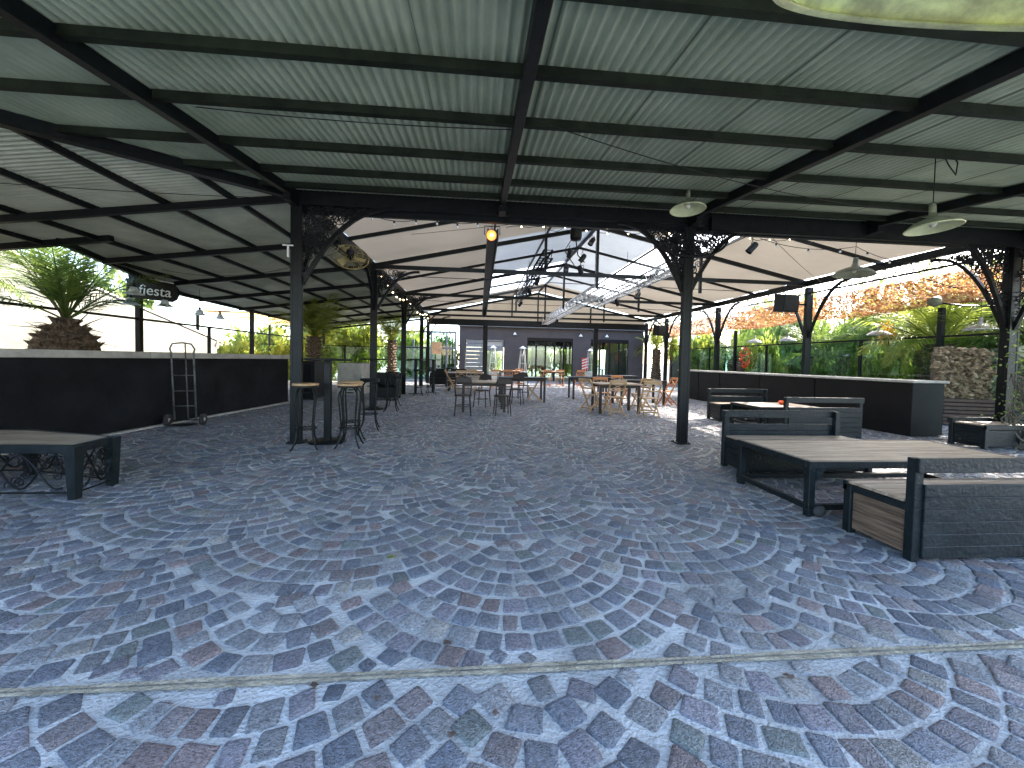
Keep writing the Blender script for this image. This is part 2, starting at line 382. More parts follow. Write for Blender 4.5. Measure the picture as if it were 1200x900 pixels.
for x in (XL, .3, 3.3, 6.3, 9.2, 12.3):
    b = MB(); b.bar((x, Y0R, zf(Y0R)-.085), (x, YB-.06, zf(YB)-.085), .085, .12, b=.004)
    b.box(x-.05, x+.05, YB-.3, YB-.06, zf(YB)-.26, zf(YB)-.15); b.build('rafter', 'steel', fr)
for k, y in enumerate((1.05, 1.45, 2.02, 2.72, 3.42, 4.22, 4.95, 5.55)):
    x0 = XL-(YB-y)*.113/.13+.05 if y > .9 else XL-4.2
    b = MB(); b.bar((x0, y, zf(y)-.053), (12.5, y, zf(y)-.053), .055, .07); b.build('purlin', 'steel2', fr)
# front beam line (header)
b = MB(); b.box(XL-.1, 12.6, YB-.05, YB+.05, 3.50, 3.705); b.box(XL-.1, 12.6, YB+.12, YB+.2, 3.44, 3.54)
tag(b.build('header_beam', 'steel'), 'long black steel header beam across the whole front post line', 'beam')
b = MB(); b.box(3.6, 12.6, YB-.12, YB-.06, 3.40, 3.62)
tag(b.build('gutter_beam', 'steel'), 'deep dark steel channel beam right of the central front post', 'beam')

sr = thing('side_roof', 'pale corrugated lean-to roof sloping down over the left garden', 'roof', (-5, 10, 3.4))
def xo(y):                                                            # outer edge of the left lean-to
    if y < 7.1: return -8.9
    if y < 11.5: return -6.95-(y-7.1)*.3
    return -8.27-(y-11.5)*.05
def slim(y):
    xi = XL if y >= YB else XL-(YB-y)*.113/.13
    return (min(xo(y), xi-.01), xi)
b = MB(); wavy(b, 'x', .9, 22.6, slim, zl, .078); b.build('corrugated_sheet', 'corr2', sr)
for x in (-3.6, -4.5, -5.45, -6.4, -7.25):
    ys = YB-(XL-x)*.13/.113; ye = 22.4 if x > -6.9 else 22.4
    y0 = max(ys, 1.); segs = [(y0, ye)]
    if x < -6.95: segs = [(y0, 7.1), (8.2, ye)]
    for (a, c) in segs:
        b = MB(); b.bar((x, a, zl(x)-.045), (x, c, zl(x)-.045), .05, .075); b.build('purlin', 'steel', sr)
for y in (YB, 8.05, 10.1, 12.15, 14.2, 16.25, 18.3, 20.3, 22.4):
    x1 = xo(y)+.05
    b = MB(); b.bar((XL, y, zl(XL)-.12), (x1, y, zl(x1)-.12), .06, .10); b.build('rafter', 'steel', sr)
b = MB(); b.bar((-6.2, 7.1, zl(-6.2)-.06), (-8.9, 7.1, zl(-8.9)-.06), .08, .10); b.bar((-6.96, 7.05, zl(-7)-.05), (-8.28, 11.5, zl(-8.3)-.05), .09, .1)
b.bar((-8.28, 11.5, zl(-8.3)-.05), (-8.83, 22.5, zl(-8.8)-.05), .09, .1); b.build('edge_beam', 'steel', sr)

hr = thing('hall_roof', 'cream lined gable roof of the central hall with milky skylight panels', 'roof', (3.1, 14, 4.5))
RX, RZ, EZ, XR = 3.1, 5.02, 3.74, 9.1
def zh(x): return RZ-(RX-x)*(RZ-EZ)/(RX-XL) if x < RX else RZ-(x-RX)*(RZ-EZ)/(XR-RX)
def panel(b, x0, x1, y0, y1, nx=6, ny=6, sag=.05):
    base = len(b.v)
    for j in range(ny+1):
        for i in range(nx+1):
            x = x0+(x1-x0)*i/nx; y = y0+(y1-y0)*j/ny
            b.v.append((x, y, zh(x)-sag*math.sin(PI*j/ny)*(.6+.4*math.sin(x*3+y))))
    for j in range(ny):
        for i in range(nx):
            a = base+j*(nx+1)+i; b.f.append((a, a+1, a+nx+2, a+nx+1)); b.sm.append(True)
YR = [YB+.25, 8.05, 10.1, 12.15, 14.2, 16.25, 18.3, 20.6]
op = MB(); mk = MB(); br = MB()
for y0, y1 in zip(YR[:-1], YR[1:]):
    for x0, x1 in ((XL, .3), (.3, 1.7), (1.7, RX), (RX, 4.9), (4.9, 6.1), (6.1, XR)):
        t = op
        if .3 <= x0 < 4.9 and 10 < y0 < 14: t = mk
        if .3 <= x0 < 3.1 and 14 < y0 < 17.5: t = br
        if 3.1 <= x0 < 4.9 and 14 < y0 < 17.5: t = mk
        if x0 == 4.9 and 8 < y0 < 17.5: t = br
        panel(t, x0, x1, y0, y1)
op.build('lining_membrane', 'memb', hr); mk.build('skylight_panel', 'sky1', hr, label='milky translucent skylight panels'); br.build('skylight_panel', 'sky2', hr, label='bright white clear skylight panels')
for x in (.3, 1.7, 4.9, 6.1):
    b = MB(); b.bar((x, YB+.25, zh(x)-.09), (x, 20.6, zh(x)-.09), .045, .05); b.build('purlin', 'steel', hr)
b = MB(); b.v = [(XL, 20.72, 3.2), (XR, 20.72, 3.2), (XR, 20.72, EZ-.05), (RX, 20.72, RZ-.02), (XL, 20.72, EZ-.05)]; b.f = [(0, 1, 2, 3, 4)]; b.sm = [False]; b.build('gable_panel', 'memb', hr)
b = MB(); b.bar((RX, YB+.25, RZ-.07), (RX, 20.6, RZ-.07), .06, .1); b.build('ridge_beam', 'steel', hr)
for x in (XL, XR):
    b = MB(); b.bar((x, YB, EZ-.13), (x, 20.7, EZ-.13), .09, .16); b.bar((x, YB, EZ-.42), (x, 20.7, EZ-.42), .04, .04)
    for k in range(46):
        y = YB+k*.32; b.bar((x, y, EZ-.42), (x, y+.16, EZ-.2), .012, .012); b.bar((x, y+.16, EZ-.2), (x, y+.32, EZ-.42), .012, .012)
    b.build('eave_beam', 'steel', hr)
def truss(y, label):
    t = thing('roof_truss', label, 'truss', (RX, y, EZ), 'steel trusses across the central hall')
    b = MB(); b.bar((XL, y, EZ-.12), (RX, y, RZ-.14), .07, .10); b.bar((RX, y, RZ-.14), (XR, y, EZ-.12), .07, .10); b.build('top_chord', 'steel', t)
    b = MB(); b.bar((XL, y, EZ-.14), (XR, y, EZ-.14), .06, .10); b.build('tie_beam', 'steel', t)
    for x, dz in ((1.7, 0), (RX, .34), (6.0, .36)):
        b = MB(); b.bar((x, y+.055, zh(x)-.1), (x, y+.055, EZ-.14-dz), .07, .06, (0, 1, 0)); b.build('king_post', 'steel', t)
    b = MB(); b.bar((XL+.3, y, EZ-.35), (XR-.3, y, EZ-.42), .015, .015); b.build('tie_rod', 'steel', t)
for k, y in enumerate((10.1, 14.2, 18.3, 20.55)): truss(y, ['steel roof truss of the hall nearest to the camera', 'second steel roof truss from the front, below the bright skylight', 'third steel roof truss from the front under the pink lit ceiling', 'farthest steel roof truss in front of the dark building'][k])
for k, y in enumerate((8.05, 12.15, 16.25)):
    b = MB(); b.bar((XL, y, EZ-.09), (RX, y, RZ-.1), .05, .07); b.bar((RX, y, RZ-.1), (XR, y, EZ-.09), .05, .07); b.build('rafter_pair', 'steel', hr)
b = MB(); b.box(XL, XR, 20.42, 20.5, 3.08, 3.40); tag(b.build('end_beam', 'steel'), 'deep dark beam closing the far end of the hall roof', 'beam')
# longitudinal tray
b = MB(); b.box(.12, .28, 6.9, 19.5, 3.50, 3.60); b.box(.10, .125, 6.9, 19.5, 3.42, 3.62); b.box(.275, .30, 6.9, 19.5, 3.42, 3.62)
for y in (7.5, 9.5, 11.5, 13.5, 15.5, 17.5, 19.2): b.bar((.2, y, 3.6), (.2, y, zh(.2)-.05), .015, .015)
tag(b.build('cable_tray', 'steel'), 'long dark cable tray hanging under the left half of the hall ceiling', 'cable tray')

# ------------------------------------------------------------------ posts with scroll brackets
def spiral(b, c, r, turns, a0, dirx, diry, rad=.008, flip=1):
    pts = []
    for i in range(int(18*turns)+1):
        t = i/(18*turns); a = a0+flip*t*turns*2*PI; rr = r*(1-t*.85)
        p = Vector(c)+Vector(dirx)*rr*math.cos(a)+Vector(diry)*rr*math.sin(a); pts.append(p)
    b.tube(pts, rad, 4, False)
def bracket(parent, x, y, zt, zb, d, reach, ornate=True):
    """curved brace from the post (zb) to the beam (zt), in direction d"""
    D = Vector((d[0], d[1], 0)); b = MB(); pts = []
    for i in range(13):
        a = (i/12)**1.5; pts.append(Vector((x, y, zt))+D*(reach*a + .06) + Vector((0, 0, -(zt-zb)*(1-a)**2.3)))
    side = Vector((-d[1], d[0], 0))
    for p, q in zip(pts[:-1], pts[1:]): b.bar(p, q+(q-p)*.06, .055, .06, side)
    br_ = b.build('brace', 'steel', parent)
    if ornate:
        b = MB(); rnd = random.Random(int(x*10+y*7+d[0]*3+d[1])); Z = Vector((0, 0, 1))
        for k in range(90):
            u = .07+(reach*.85)*rnd.random()**1.6; lim_ = zt-zb
            t = u/reach; zarc = zt-lim_*(1-t)**2.3
            v = rnd.uniform(zarc+.02, zt-.03) if zarc+.02 < zt-.03 else None
            if v is None: continue
            c = Vector((x, y, v))+D*u
            spiral(b, c, rnd.uniform(.05, .11)*(1 if u < reach*.6 else .6), rnd.uniform(.8, 1.6), rnd.uniform(0, 6), D, Z, .0085, rnd.choice((-1, 1)))
        b.build('scroll_infill', 'steel', br_)
def post(name, x, y, label, zt=3.5, w=.115, group=None, dirs=(), reach=1.25, zb=2.35, base=True, ornate=True):
    t = thing(name, label, 'post', (x, y, 0), group)
    b = MB(); h = w/2
    b.bbox(x-h, x+h, y-h, y+h, 0, zt, .008)
    for s_ in (-1, 1): b.bbox(x+s_*(h+.005)-.018, x+s_*(h+.005)+.018, y-h-.006, y-h+.03, .0, zt, .004)
    b.build('shaft', 'steel', t)
    if base:
        b = MB(); b.bbox(x-.11, x+.11, y-.11, y+.11, 0.006, .026, .003)
        for bx_, by_ in ((-.085, -.085), (.085, -.085), (.085, .085), (-.085, .085)): b.lathe([(.012, .02), (.012, .04), (0, .042)], 6, (x+bx_, y+by_, 0))
        b.build('base_plate', 'steel', t)
    for d in dirs: bracket(t, x, y, zt, zb, d, reach, ornate)
    return t
GL, GR = 'posts along the left side of the hall', 'posts along the right side of the hall'
post('roof_post', -2.68, 5.95, 'tall black steel post nearest on the left, beside the bar stools', dirs=((1, 0), (0, 1)), group=GL, reach=1.35, zt=3.52)
o = post('roof_post', 3.3, 5.98, 'central black steel post under the round lamp, standing alone on the cobbles', dirs=((1, 0), (-1, 0), (0, 1)), zt=3.50, reach=1.1, zb=2.45)
b = MB(); b.bbox(3.22, 3.245, 5.9, 5.96, .28, .40, .004); b.build('socket_box', 'blackm', o)
b = MB()
b.tube([Vector((3.3, 5.9, 3.15))+Vector((.62*math.cos(a), 0, .30*math.sin(a)+.15)) for a in [PI+i*PI/20 for i in range(21)]], .02, 6)
for k in range(60):
    a = random.uniform(PI, 2*PI); rr = random.uniform(.15, .95); spiral(b, (3.3+.6*rr*math.cos(a), 5.9, 3.28+.28*rr*math.sin(a)), .05, 1.2, random.uniform(0, 6), Vector((1, 0, 0)), Vector((0, 0, 1)), .007)
b.build('scroll_basket', 'steel', o)
lt = ['second left post from the front, with a small round bar table against it', 'third post from the front along the left side of the hall', 'fourth post from the front along the left side of the hall', 'last left post of the hall, close to the glazed pavilion']
for k, y in enumerate((10.1, 14.0, 18.2, 20.5)):
    post('roof_post', -2.68, y, lt[k], dirs=((1, 0), (0, -1), (0, 1)) if k < 2 else ((0, -1), (1, 0)), group=GL, reach=1.05, zb=2.5, w=.125, ornate=k < 2)
rl = ['thick black post at the right edge with tree-like curved braces', 'black post behind the bar counter carrying the square speaker', 'third right post from the front with thin fork shaped braces', 'fourth right post from the front carrying a small tilted speaker', 'last right post of the hall by the dark building']
for k, y in enumerate((5.95, 10.1, 14.2, 18.3, 20.6)):
    post('roof_post', 9.15, y, rl[k], dirs=((0, 1), (0, -1), (-1, 0)) if k == 0 else ((0, 1), (0, -1)), group=GR, reach=1.15, zb=2.1 if k else 2.0, w=.15 if k == 0 else .13, ornate=k == 0)
for k, x in enumerate((.3, 6.3)):
    post('roof_post', x, 20.6, ['slim dark post in front of the folding glass doors', 'slim dark post between the two glass door openings'][k], zt=3.1, w=.2, group='posts at the far end of the hall')

# ------------------------------------------------------------------ side walls and counters
t = thing('garden_wall', 'long black painted retaining wall with pale concrete coping on the left', 'wall', (-5.6, 6, 0))
m_ = lambda y: -5.75+(y-6.47)*.108
b = MB(); b.v = [(m_(-1), -1, 0), (m_(11.1), 11.1, 0), (m_(11.1), 11.1, 1.2), (m_(-1), -1, 1.2), (m_(-1)-.3, -1, 0), (m_(11.1)-.3, 11.1, 0), (m_(11.1)-.3, 11.1, 1.2), (m_(-1)-.3, -1, 1.2)]
b.f = [(0, 1, 2, 3), (5, 4, 7, 6), (1, 5, 6, 2), (4, 0, 3, 7)]; b.sm = [False]*4; b.build('wall_face', 'darkwall', t)
for k in range(6):
    y0 = -1+k*2.03; y1 = y0+2.02; b = MB(); b.bar((m_(y0)-.13, y0, 1.257), (m_(y1)-.13, y1, 1.257), .42, .11, b=.008); b.build('coping', 'conc', t)
b = MB(); b.bar((m_(-1)+.06, -1, .015), (m_(11.1)+.06, 11.1, .015), .1, .03); b.build('footing', 'conc', t)
b = MB(); b.box(-13.5, 0, -2, 12.5, .9, 1.12); 
bb = MB(); n_ = 24
for j in range(n_):
    for i in range(12):
        y0 = -1+j*.5; y1 = y0+.5
        def sp(i_, y_): x = m_(y_)-.3-(i_/12)*7; return (x, y_, 1.10+.08*math.sin(i_*1.3+y_*2)+.05*math.cos(y_*3.1+i_))
        bb.quad(sp(i, y0), sp(i, y1), sp(i+1, y1), sp(i+1, y0))
bb.build('raised_bed_soil', 'soil')['kind'] = 'structure'
t = thing('planter_box', 'pale grey concrete planter box beyond the black wall, behind the bar tables', 'planter', (-4.2, 13.2, 0))
b = MB(); b.bbox(-4.75, -3.95, 13.4, 14.6, 0, 1.08, .01); b.build('shell', 'conc', t); b = MB(); b.box(-4.7, -4.0, 13.45, 14.55, 1.0, 1.095); b.build('soil_fill', 'soil', t)
t = thing('equipment_cabinet', 'tall black cabinet standing at the end of the black wall', 'cabinet', (-4.9, 12, 0))
b = MB(); b.bbox(-5.35, -4.75, 11.6, 12.3, 0.05, 1.15, .015); b.build('body', 'blackm', t); b = MB(); b.bbox(-5.25, -4.85, 11.58, 11.597, .2, 1.05, .004); b.build('door', 'darkwall', t)

t = thing('bar_counter', 'long brown black bar counter with pale top running along the right side', 'counter', (8.3, 10, 0))
cl = lambda y: 8.16-(y-6.6)*.055
for k, (y0, y1) in enumerate(((6.6, 8.6), (8.63, 10.3), (10.33, 12.0), (12.03, 13.1), (13.13, 14.4))):
    b = MB(); b.bar((cl(y0)+.36, y0, .52), (cl(y1)+.36, y1, .52), .72, 1.0, b=.006); b.build('front_panel', 'counter', t)
b = MB(); b.bar((cl(6.58)+.38, 6.57, 1.05), (cl(14.4)+.38, 14.42, 1.05), .82, .045, b=.006); b.build('counter_top', 'conc', t)
b = MB(); b.bar((cl(6.7)+.36, 6.7, .012), (cl(14.3)+.36, 14.3, .012), .6, .02); b.build('plinth', 'blackm', t)

# ------------------------------------------------------------------ front right furniture
def bench(name, label, x0, x1, yb, s, h=.72, seat_h=.40, depth=.44, brown=True, plank_gap=True, nb=6):
    """back at yb; seat towards s*Y"""
    t = thing(name, label, 'bench', ((x0+x1)/2, yb, 0), 'low black plank benches of the lounge')
    for x in (x0+.03, x1-.03):
        b = MB(); b.bbox(x-.03, x+.03, yb-.03, yb+.03, 0, h, .004); b.build('back_post', 'board', t)
        b = MB(); yf = yb+s*depth; b.bbox(x-.03, x+.03, yf-.03, yf+.03, 0, seat_h-.02, .004); b.build('leg', 'board', t)
        b = MB(); b.bar((x, yb+s*.03, seat_h-.045), (x, yf-s*.03, seat_h-.045), .05, .05, b=.003); b.build('side_rail', 'board', t)
        b = MB(); n4 = 4
        for k in range(n4):
            z0 = .04+k*.077; b.bbox(x-.011, x+.011, min(yb+s*.032, yf-s*.032), max(yb+s*.032, yf-s*.032), z0, z0+.074, .003)
        b.build('side_panel', 'brown' if brown else 'board', t)
    zs = np.linspace(.03, h-.17, nb); ph = (h-.155-.03)/nb
    yo = yb-s*.036
    for k in range(nb):
        b = MB(); z0 = .03+k*ph*.97; b.bbox(x0+.055, x1-.055, yo-.012, yo+.012, z0, z0+ph*.965, .004); b.build('back_plank', 'board', t)
    b = MB(); b.bbox(x0-.004, x1+.004, yo-.016, yo+.016, h-.09, h+.006, .004); b.build('top_plank', 'board', t)
    for k in range(4):
        y = yb+s*(.05+k*.105); y2 = y+s*.1; b = MB(); b.bbox(x0+.01, x1-.01, min(y, y2), max(y, y2), seat_h-.016, seat_h+.006, .004); b.build('seat_plank', 'plank2', t)
    b = MB(); yf = yb+s*(depth+.02); b.bbox(x0, x1, yf-.02, yf+.02, seat_h-.07, seat_h+.008, .004); b.build('front_rail', 'board', t)
    b = MB(); yf = yb+s*(depth+.0); b.bbox(x0+.06, x1-.06, yf-.012, yf+.012, .05, seat_h-.08, .003); b.build('front_board', 'board', t)
    return t
bench('lounge_bench', 'nearest black plank bench at the right edge, with a brown wooden end panel', 2.91, 4.75, 2.33, 1, h=.70)
bench('lounge_bench', 'black plank bench directly behind the large low table, facing it', 3.13, 4.72, 4.66, -1, h=.71, brown=False)
bench('lounge_bench', 'black slatted bench between the large low table and the small sunlit table', 5.45, 6.95, 6.42, 1, h=.74, brown=False)
bench('lounge_bench', 'farthest black lounge bench, behind the small table with the orange ashtray', 5.45, 6.95, 8.72, -1, h=.72, brown=False)
t = bench('lounge_bench', 'low black bench tucked beside the thick right post and dry vine', 8.2, 9.05, 6.0, -1, h=.46, brown=False, nb=4)
def low_table(label, x0, x1, y0, y1, h, wheel=False):
    t = thing('low_table', label, 'table', ((x0+x1)/2, (y0+y1)/2, 0), 'low plank tables with black steel frames')
    for k, (x, y) in enumerate(((x0, y0), (x1, y0), (x0, y1), (x1, y1))):
        x += .035 if x == x0 else -.035; y += .035 if y == y0 else -.035
        b = MB(); b.bbox(x-.03, x+.03, y-.03, y+.03, 0, h-.02, .004)
        dx = 1 if x < (x0+x1)/2 else -1
        b.v += [(x+dx*.03, y-.032, h-.06), (x+dx*.13, y-.032, h-.06), (x+dx*.03, y-.032, h-.17), (x+dx*.03, y-.026, h-.06), (x+dx*.13, y-.026, h-.06), (x+dx*.03, y-.026, h-.17)]
        n = len(b.v)-6; b.f += [(n, n+1, n+2), (n+5, n+4, n+3), (n+1, n+4, n+5, n+2)]; b.sm += [False]*3
        b.build('leg', 'board', t)
    for (a, c) in (((x0, y0+.02), (x1, y0+.02)), ((x0, y1-.02), (x1, y1-.02)), ((x0+.02, y0+.04), (x0+.02, y1-.04)), ((x1-.02, y0+.04), (x1-.02, y1-.04))):
        b = MB(); b.bar((*a, h-.032), (*c, h-.032), .045, .06, b=.004)
        b.tube([(a[0]+.25, a[1], h), (a[0]+.25, a[1], h+.004)], .008, 6) if False else None
        b.build('top_frame', 'board', t)
        b = MB(); b.bar((*a, .085), (*c, .085), .04, .05, b=.004); b.build('stretcher', 'board', t)
    n = 7; w = (y1-y0-.09)/n
    for k in range(n):
        ya = y0+.045+k*w; b = MB(); b.bbox(x0+.045, x1-.045, ya, ya+w-.004, h-.03, h-.001, .003); b.build('top_plank', 'plank', t)
    if wheel:
        b = MB(); b.lathe([(.0, -.02), (.045, -.02), (.052, -.012), (.052, .012), (.045, .02), (.0, .02)], 18, (x0+.1, y0+.0, .053), Matrix.Rotation(PI/2, 4, 'X')); b.build('castor', 'rubber', t)
    return t
low_table('large low table with greyish planks and black riveted frame between two benches', 2.84, 5.1, 3.04, 3.98, .485, True)
low_table('small low table with the orange ashtray on it, in the sun', 5.55, 6.9, 7.15, 8.05, .48)
t = thing('ashtray', 'small round orange glass ashtray on the far low table', 'ashtray', (6.42, 7.6, .48))
b = MB(); b.lathe([(.0, .482), (.05, .482), (.075, .50), (.085, .54), (.06, .56), (.055, .555), (.05, .51), (.0, .505)], 20, (6.42, 7.6, 0)); b.build('bowl', 'orange', t)
b = MB(); b.lathe([(.086, .53), (.09, .535), (.09, .55), (.086, .553)], 20, (6.42, 7.6, 0)); b.build('rim', 'orange', t)

# ------------------------------------------------------------------ left low table with scroll ironwork
t = thing('ironwork_table', 'low wooden platform table with scrolled black ironwork sides at the left edge', 'table', (-4.5, 3.9, 0))
A = [(-3.52, 3.66), (-3.56, 4.05), (-4.35, 4.42), (-5.35, 4.42), (-5.3, 2.9), (-4.3, 3.05)]
A = [(-3.50, 3.64), (-3.53, 4.02), (-4.15, 4.45), (-5.4, 4.5), (-5.4, 3.2), (-4.2, 3.72)]
A = [(-3.50, 3.64), (-3.53, 4.02), (-4.6, 4.35), (-5.35, 4.35), (-5.35, 3.85), (-5.3, 3.66)]
ht_ = .48
b = MB(); n = len(b.v)
cx_, cy_ = sum(p[0] for p in A)/6, sum(p[1] for p in A)/6
ins = [(cx_+(x-cx_)*.97, cy_+(y-cy_)*.93) for x, y in A]
b.v = [(x, y, ht_) for x, y in ins]+[(x, y, ht_-.03) for x, y in ins]; b.f = [tuple(range(6)), tuple(range(11, 5, -1))]; b.sm = [False]*2
b.build('table_top', 'plank', t)
for i in range(6):
    p, q = A[i], A[(i+1) % 6]
    b = MB(); b.bar((*p, ht_-.035), (*q, ht_-.035), .035, .075, b=.004); b.build('top_frame', 'board', t)
    b = MB(); b.bar((*p, .06), (*q, .06), .012, .012)
    P, Q = Vector((*p, 0)), Vector((*q, 0)); D = (Q-P).normalized(); L = (Q-P).length; rnd = random.Random(i)
    Zv = Vector((0, 0, 1))
    # big sweeping S curves
    for k in range(max(1, int(L/.55))):
        u0 = k*.55
        for sgn in (1, -1):
            pts = []
            for j in range(15):
                u = u0+min(L-.02, .6)*j/14; z = .24+sgn*.15*math.sin(j/14*2*PI+k)
                if u > L-.02: break
                pts.append(P+D*u+Zv*z)
            if len(pts) > 2: b.tube(pts, .008, 5, False)
    for k in range(int(L*24)):
        c = P+D*rnd.uniform(.06, L-.06)+Zv*rnd.uniform(.12, .38); spiral(b, c, rnd.uniform(.03, .065), rnd.uniform(.8, 1.5), rnd.uniform(0, 6), D, Zv, .005, rnd.choice((-1, 1)))
    b.build('scroll_panel', 'steel', t)
for i, (x, y) in enumerate(A[:5]):
    b = MB(); w0, w1 = .045, .03
    b.v = [(x+sx*w, y+sy*w, z) for z, w in ((0, w1), (ht_-.005, w0)) for sx, sy in ((-1, -1), (1, -1), (1, 1), (-1, 1))]
    b.f = [(0, 3, 2, 1), (4, 5, 6, 7), (0, 1, 5, 4), (1, 2, 6, 5), (2, 3, 7, 6), (3, 0, 4, 7)]; b.sm = [False]*6
    b.build('leg', 'board', t)

# ------------------------------------------------------------------ hand truck
t = thing('hand_truck', 'rusty tube hand truck leaning against the black wall', 'hand truck', (-5.2, 7.3, 0))
ax = Vector((.47, .12, 0)).normalized(); cx = Vector((-5.25, 7.38, 0)); lean = Vector((-.12, .10, 0))
def ht(u, z, o=0): return cx+ax*u+lean*(z/1.4)+Vector((0, 0, z))+Vector((.2, -.9, 0)).normalized()*o
b = MB()
b.tube([ht(-.16, .1), ht(-.17, 1.0), ht(-.17, 1.3), ht(-.19, 1.38), ht(-.15, 1.47), ht(0, 1.49), ht(.13, 1.47), ht(.18, 1.38), ht(.16, 1.3), ht(.16, 1.0), ht(.16, .1)], .014, 8)
b.tube([ht(.04, .12), ht(.04, 1.47)], .010, 6)
for z in (.35, .62, .9, 1.2): b.tube([ht(-.17, z), ht(.16, z)], .010, 6)
b.build('frame', mat('worn_grey_tube', (.10, .10, .10), .5, .4, .5, 10), t)
b = MB(); b.tube([ht(-.26, .1), ht(.26, .1)], .011, 6); b.build('axle', 'steel', t)
b = MB(); p0, p1 = ht(-.17, .03), ht(.17, .03); d_ = Vector((.2, -.9, 0)).normalized()*.2
b.quad(p0, p1, p1+d_, p0+d_); b.quad(p0+Vector((0, 0, .006)), p0+d_+Vector((0, 0, .006)), p1+d_+Vector((0, 0, .006)), p1+Vector((0, 0, .006))); b.build('toe_plate', 'steel', t)
for u in (-.26, .26):
    b = MB(); R = ax.to_track_quat('Z', 'Y').to_matrix().to_4x4(); c = ht(u, .1); c.z = .105
    b.lathe([(.03, -.02), (.07, -.035), (.1, -.03), (.105, 0), (.1, .03), (.07, .035), (.03, .02)], 20, tuple(c), R); w_ = b.build('wheel', 'rubber', t)
    b = MB(); b.lathe([(0, -.025), (.035, -.025), (.035, .025), (0, .025)], 12, tuple(c), R); o = b.build('hub', 'alu', t); o.parent = w_; o.location = (0, 0, 0); o.data.name = 'hub'
# ------------------------------------------------------------------ bar stools and tall tables
def mk_stool(seat='tan'):
    t = thing('bar_stool', '', 'bar stool')
    b = MB(); b.disc((0, 0, .885), .17, .03, 28); b.build('seat', seat, t)
    b = MB(); b.lathe([(.165, .86), (.165, .884), (.15, .884), (.15, .86), (.165, .86)], 24); b.build('seat_ring', 'steel', t)
    for k in range(4):
        a = PI/4+k*PI/2; d = Vector((math.cos(a), math.sin(a), 0)); b = MB()
        prof = [(.05, .86), (.11, .85), (.165, .79), (.175, .7), (.15, .5), (.135, .33), (.15, .15), (.20, .04), (.235, .0)]
        b.tube([d*r+Vector((0, 0, z)) for r, z in prof], .012, 6); b.build('leg', 'steel', t)
    b = MB(); b.tube([(.145*math.cos(i*PI/12), .145*math.sin(i*PI/12), .28) for i in range(25)], .008, 6, False)
    b.tube([(.05*math.cos(i*PI/6), .05*math.sin(i*PI/6), .78) for i in range(13)], .006, 5, False); b.build('foot_ring', 'steel', t)
    for k in range(2):
        a = k*PI/2; b = MB(); b.bar((math.cos(a)*.14, math.sin(a)*.14, .28), (-math.cos(a)*.14, -math.sin(a)*.14, .28), .012, .012); b.build('cross_bar', 'steel', t)
    return t
SA = Series(mk_stool, 'wooden seat bar stools with curved iron legs')
SA.at((-2.42, 5.62, 0), .3, 'bar stool with tan seat directly in front of the nearest left post')
SA.at((-1.85, 5.72, 0), .1, 'bar stool with tan seat on the right of the tall table post, foremost')
SA.at((-2.0, 6.25, 0), .6, 'bar stool with tan seat half hidden behind the foremost one')
SB = Series(lambda: mk_stool('blackm'), 'black padded bar stools')
SB.at((-1.95, 7.1, 0), .2, 'black seated bar stool behind the pair of tan stools')
SB.at((-2.1, 9.5, 0), .1, 'black bar stool right of the second left post', 1.0)
SB.at((-2.3, 10.6, 0), .5, 'black bar stool just behind the second left post', 1.0)
SB.at((-2.1, 13.6, 0), .1, 'black bar stool right of the third left post, left one')
SB.at((-1.7, 13.9, 0), .4, 'black bar stool in the far row, in front of the paired table posts')
SB.at((-2.1, 17.0, 0), .4, 'tiny black bar stool far back near the fourth left post')
SB.at((-1.3, 17.3, 0), .1, 'tiny black bar stool farthest back on the left, near the dark sofas')
def mk_high():
    t = thing('high_table', '', 'bar table')
    b = MB(); b.disc((0, 0, 1.235), .33, .03, 36); b.build('table_top', 'blackm', t)
    b = MB(); b.bbox(-.045, .045, -.045, .045, .02, 1.235, .005); b.build('column', 'steel', t)
    b = MB(); b.disc((0, 0, 0.003), .27, .018, 30); b.build('base', 'steel', t)
    return t
SH = Series(mk_high, 'tall round bar tables')
SH.at((-2.27, 6.02, 0), 0, 'tall round bar table between the tan bar stools')
SH.at((-2.62, 9.85, 0), 0, 'tall round bar table pushed against the second left post')
SH.at((-2.3, 14.3, 0), 0, 'tall round bar table by the third left post')
SH.at((-1.75, 14.9, 0), 0, 'tall round bar table in the far row, the right one')
# ------------------------------------------------------------------ chairs and tables
def mk_fold(mm):
    t = thing('folding_chair', '', 'chair')
    for x in (-.2, .2):
        b = MB(); b.bar((x, -.24, .86), (x*1.0, .20, .0), .022, .04, (0, 1, 0)); b.build('front_leg', mm, t)
        b = MB(); b.bar((x*.86, -.26, .0), (x*.86, .17, .43), .022, .036, (0, 1, 0)); b.build('rear_leg', mm, t)
    b = MB()
    for k in range(6): b.bbox(-.2, .2, -.13+k*.058, -.13+k*.058+.048, .435, .452, .003)
    b.build('seat', mm, t)
    b = MB(); b.bar((-.2, -.245, .83), (.2, -.245, .83), .018, .08, b=.003); b.bar((-.2, -.13, .62), (.2, -.13, .62), .018, .035)
    b.bar((-.19, -.14, .63), (.19, -.22, .80), .012, .02, (0, 1, 0)); b.bar((.19, -.155, .63), (-.19, -.235, .80), .012, .02, (0, 1, 0)); b.build('backrest', mm, t)
    b = MB(); b.bar((-.2, .13, .13), (.2, .13, .13), .018, .03); b.build('stretcher', mm, t)
    b = MB(); b.bar((-.17, -.16, .11), (.17, -.16, .11), .018, .03); b.build('stretcher', mm, t)
    return t
FT = Series(lambda: mk_fold('tan'), 'tan wooden folding chairs'); FR = Series(lambda: mk_fold('red'), 'reddish wooden folding chairs at the far tables')
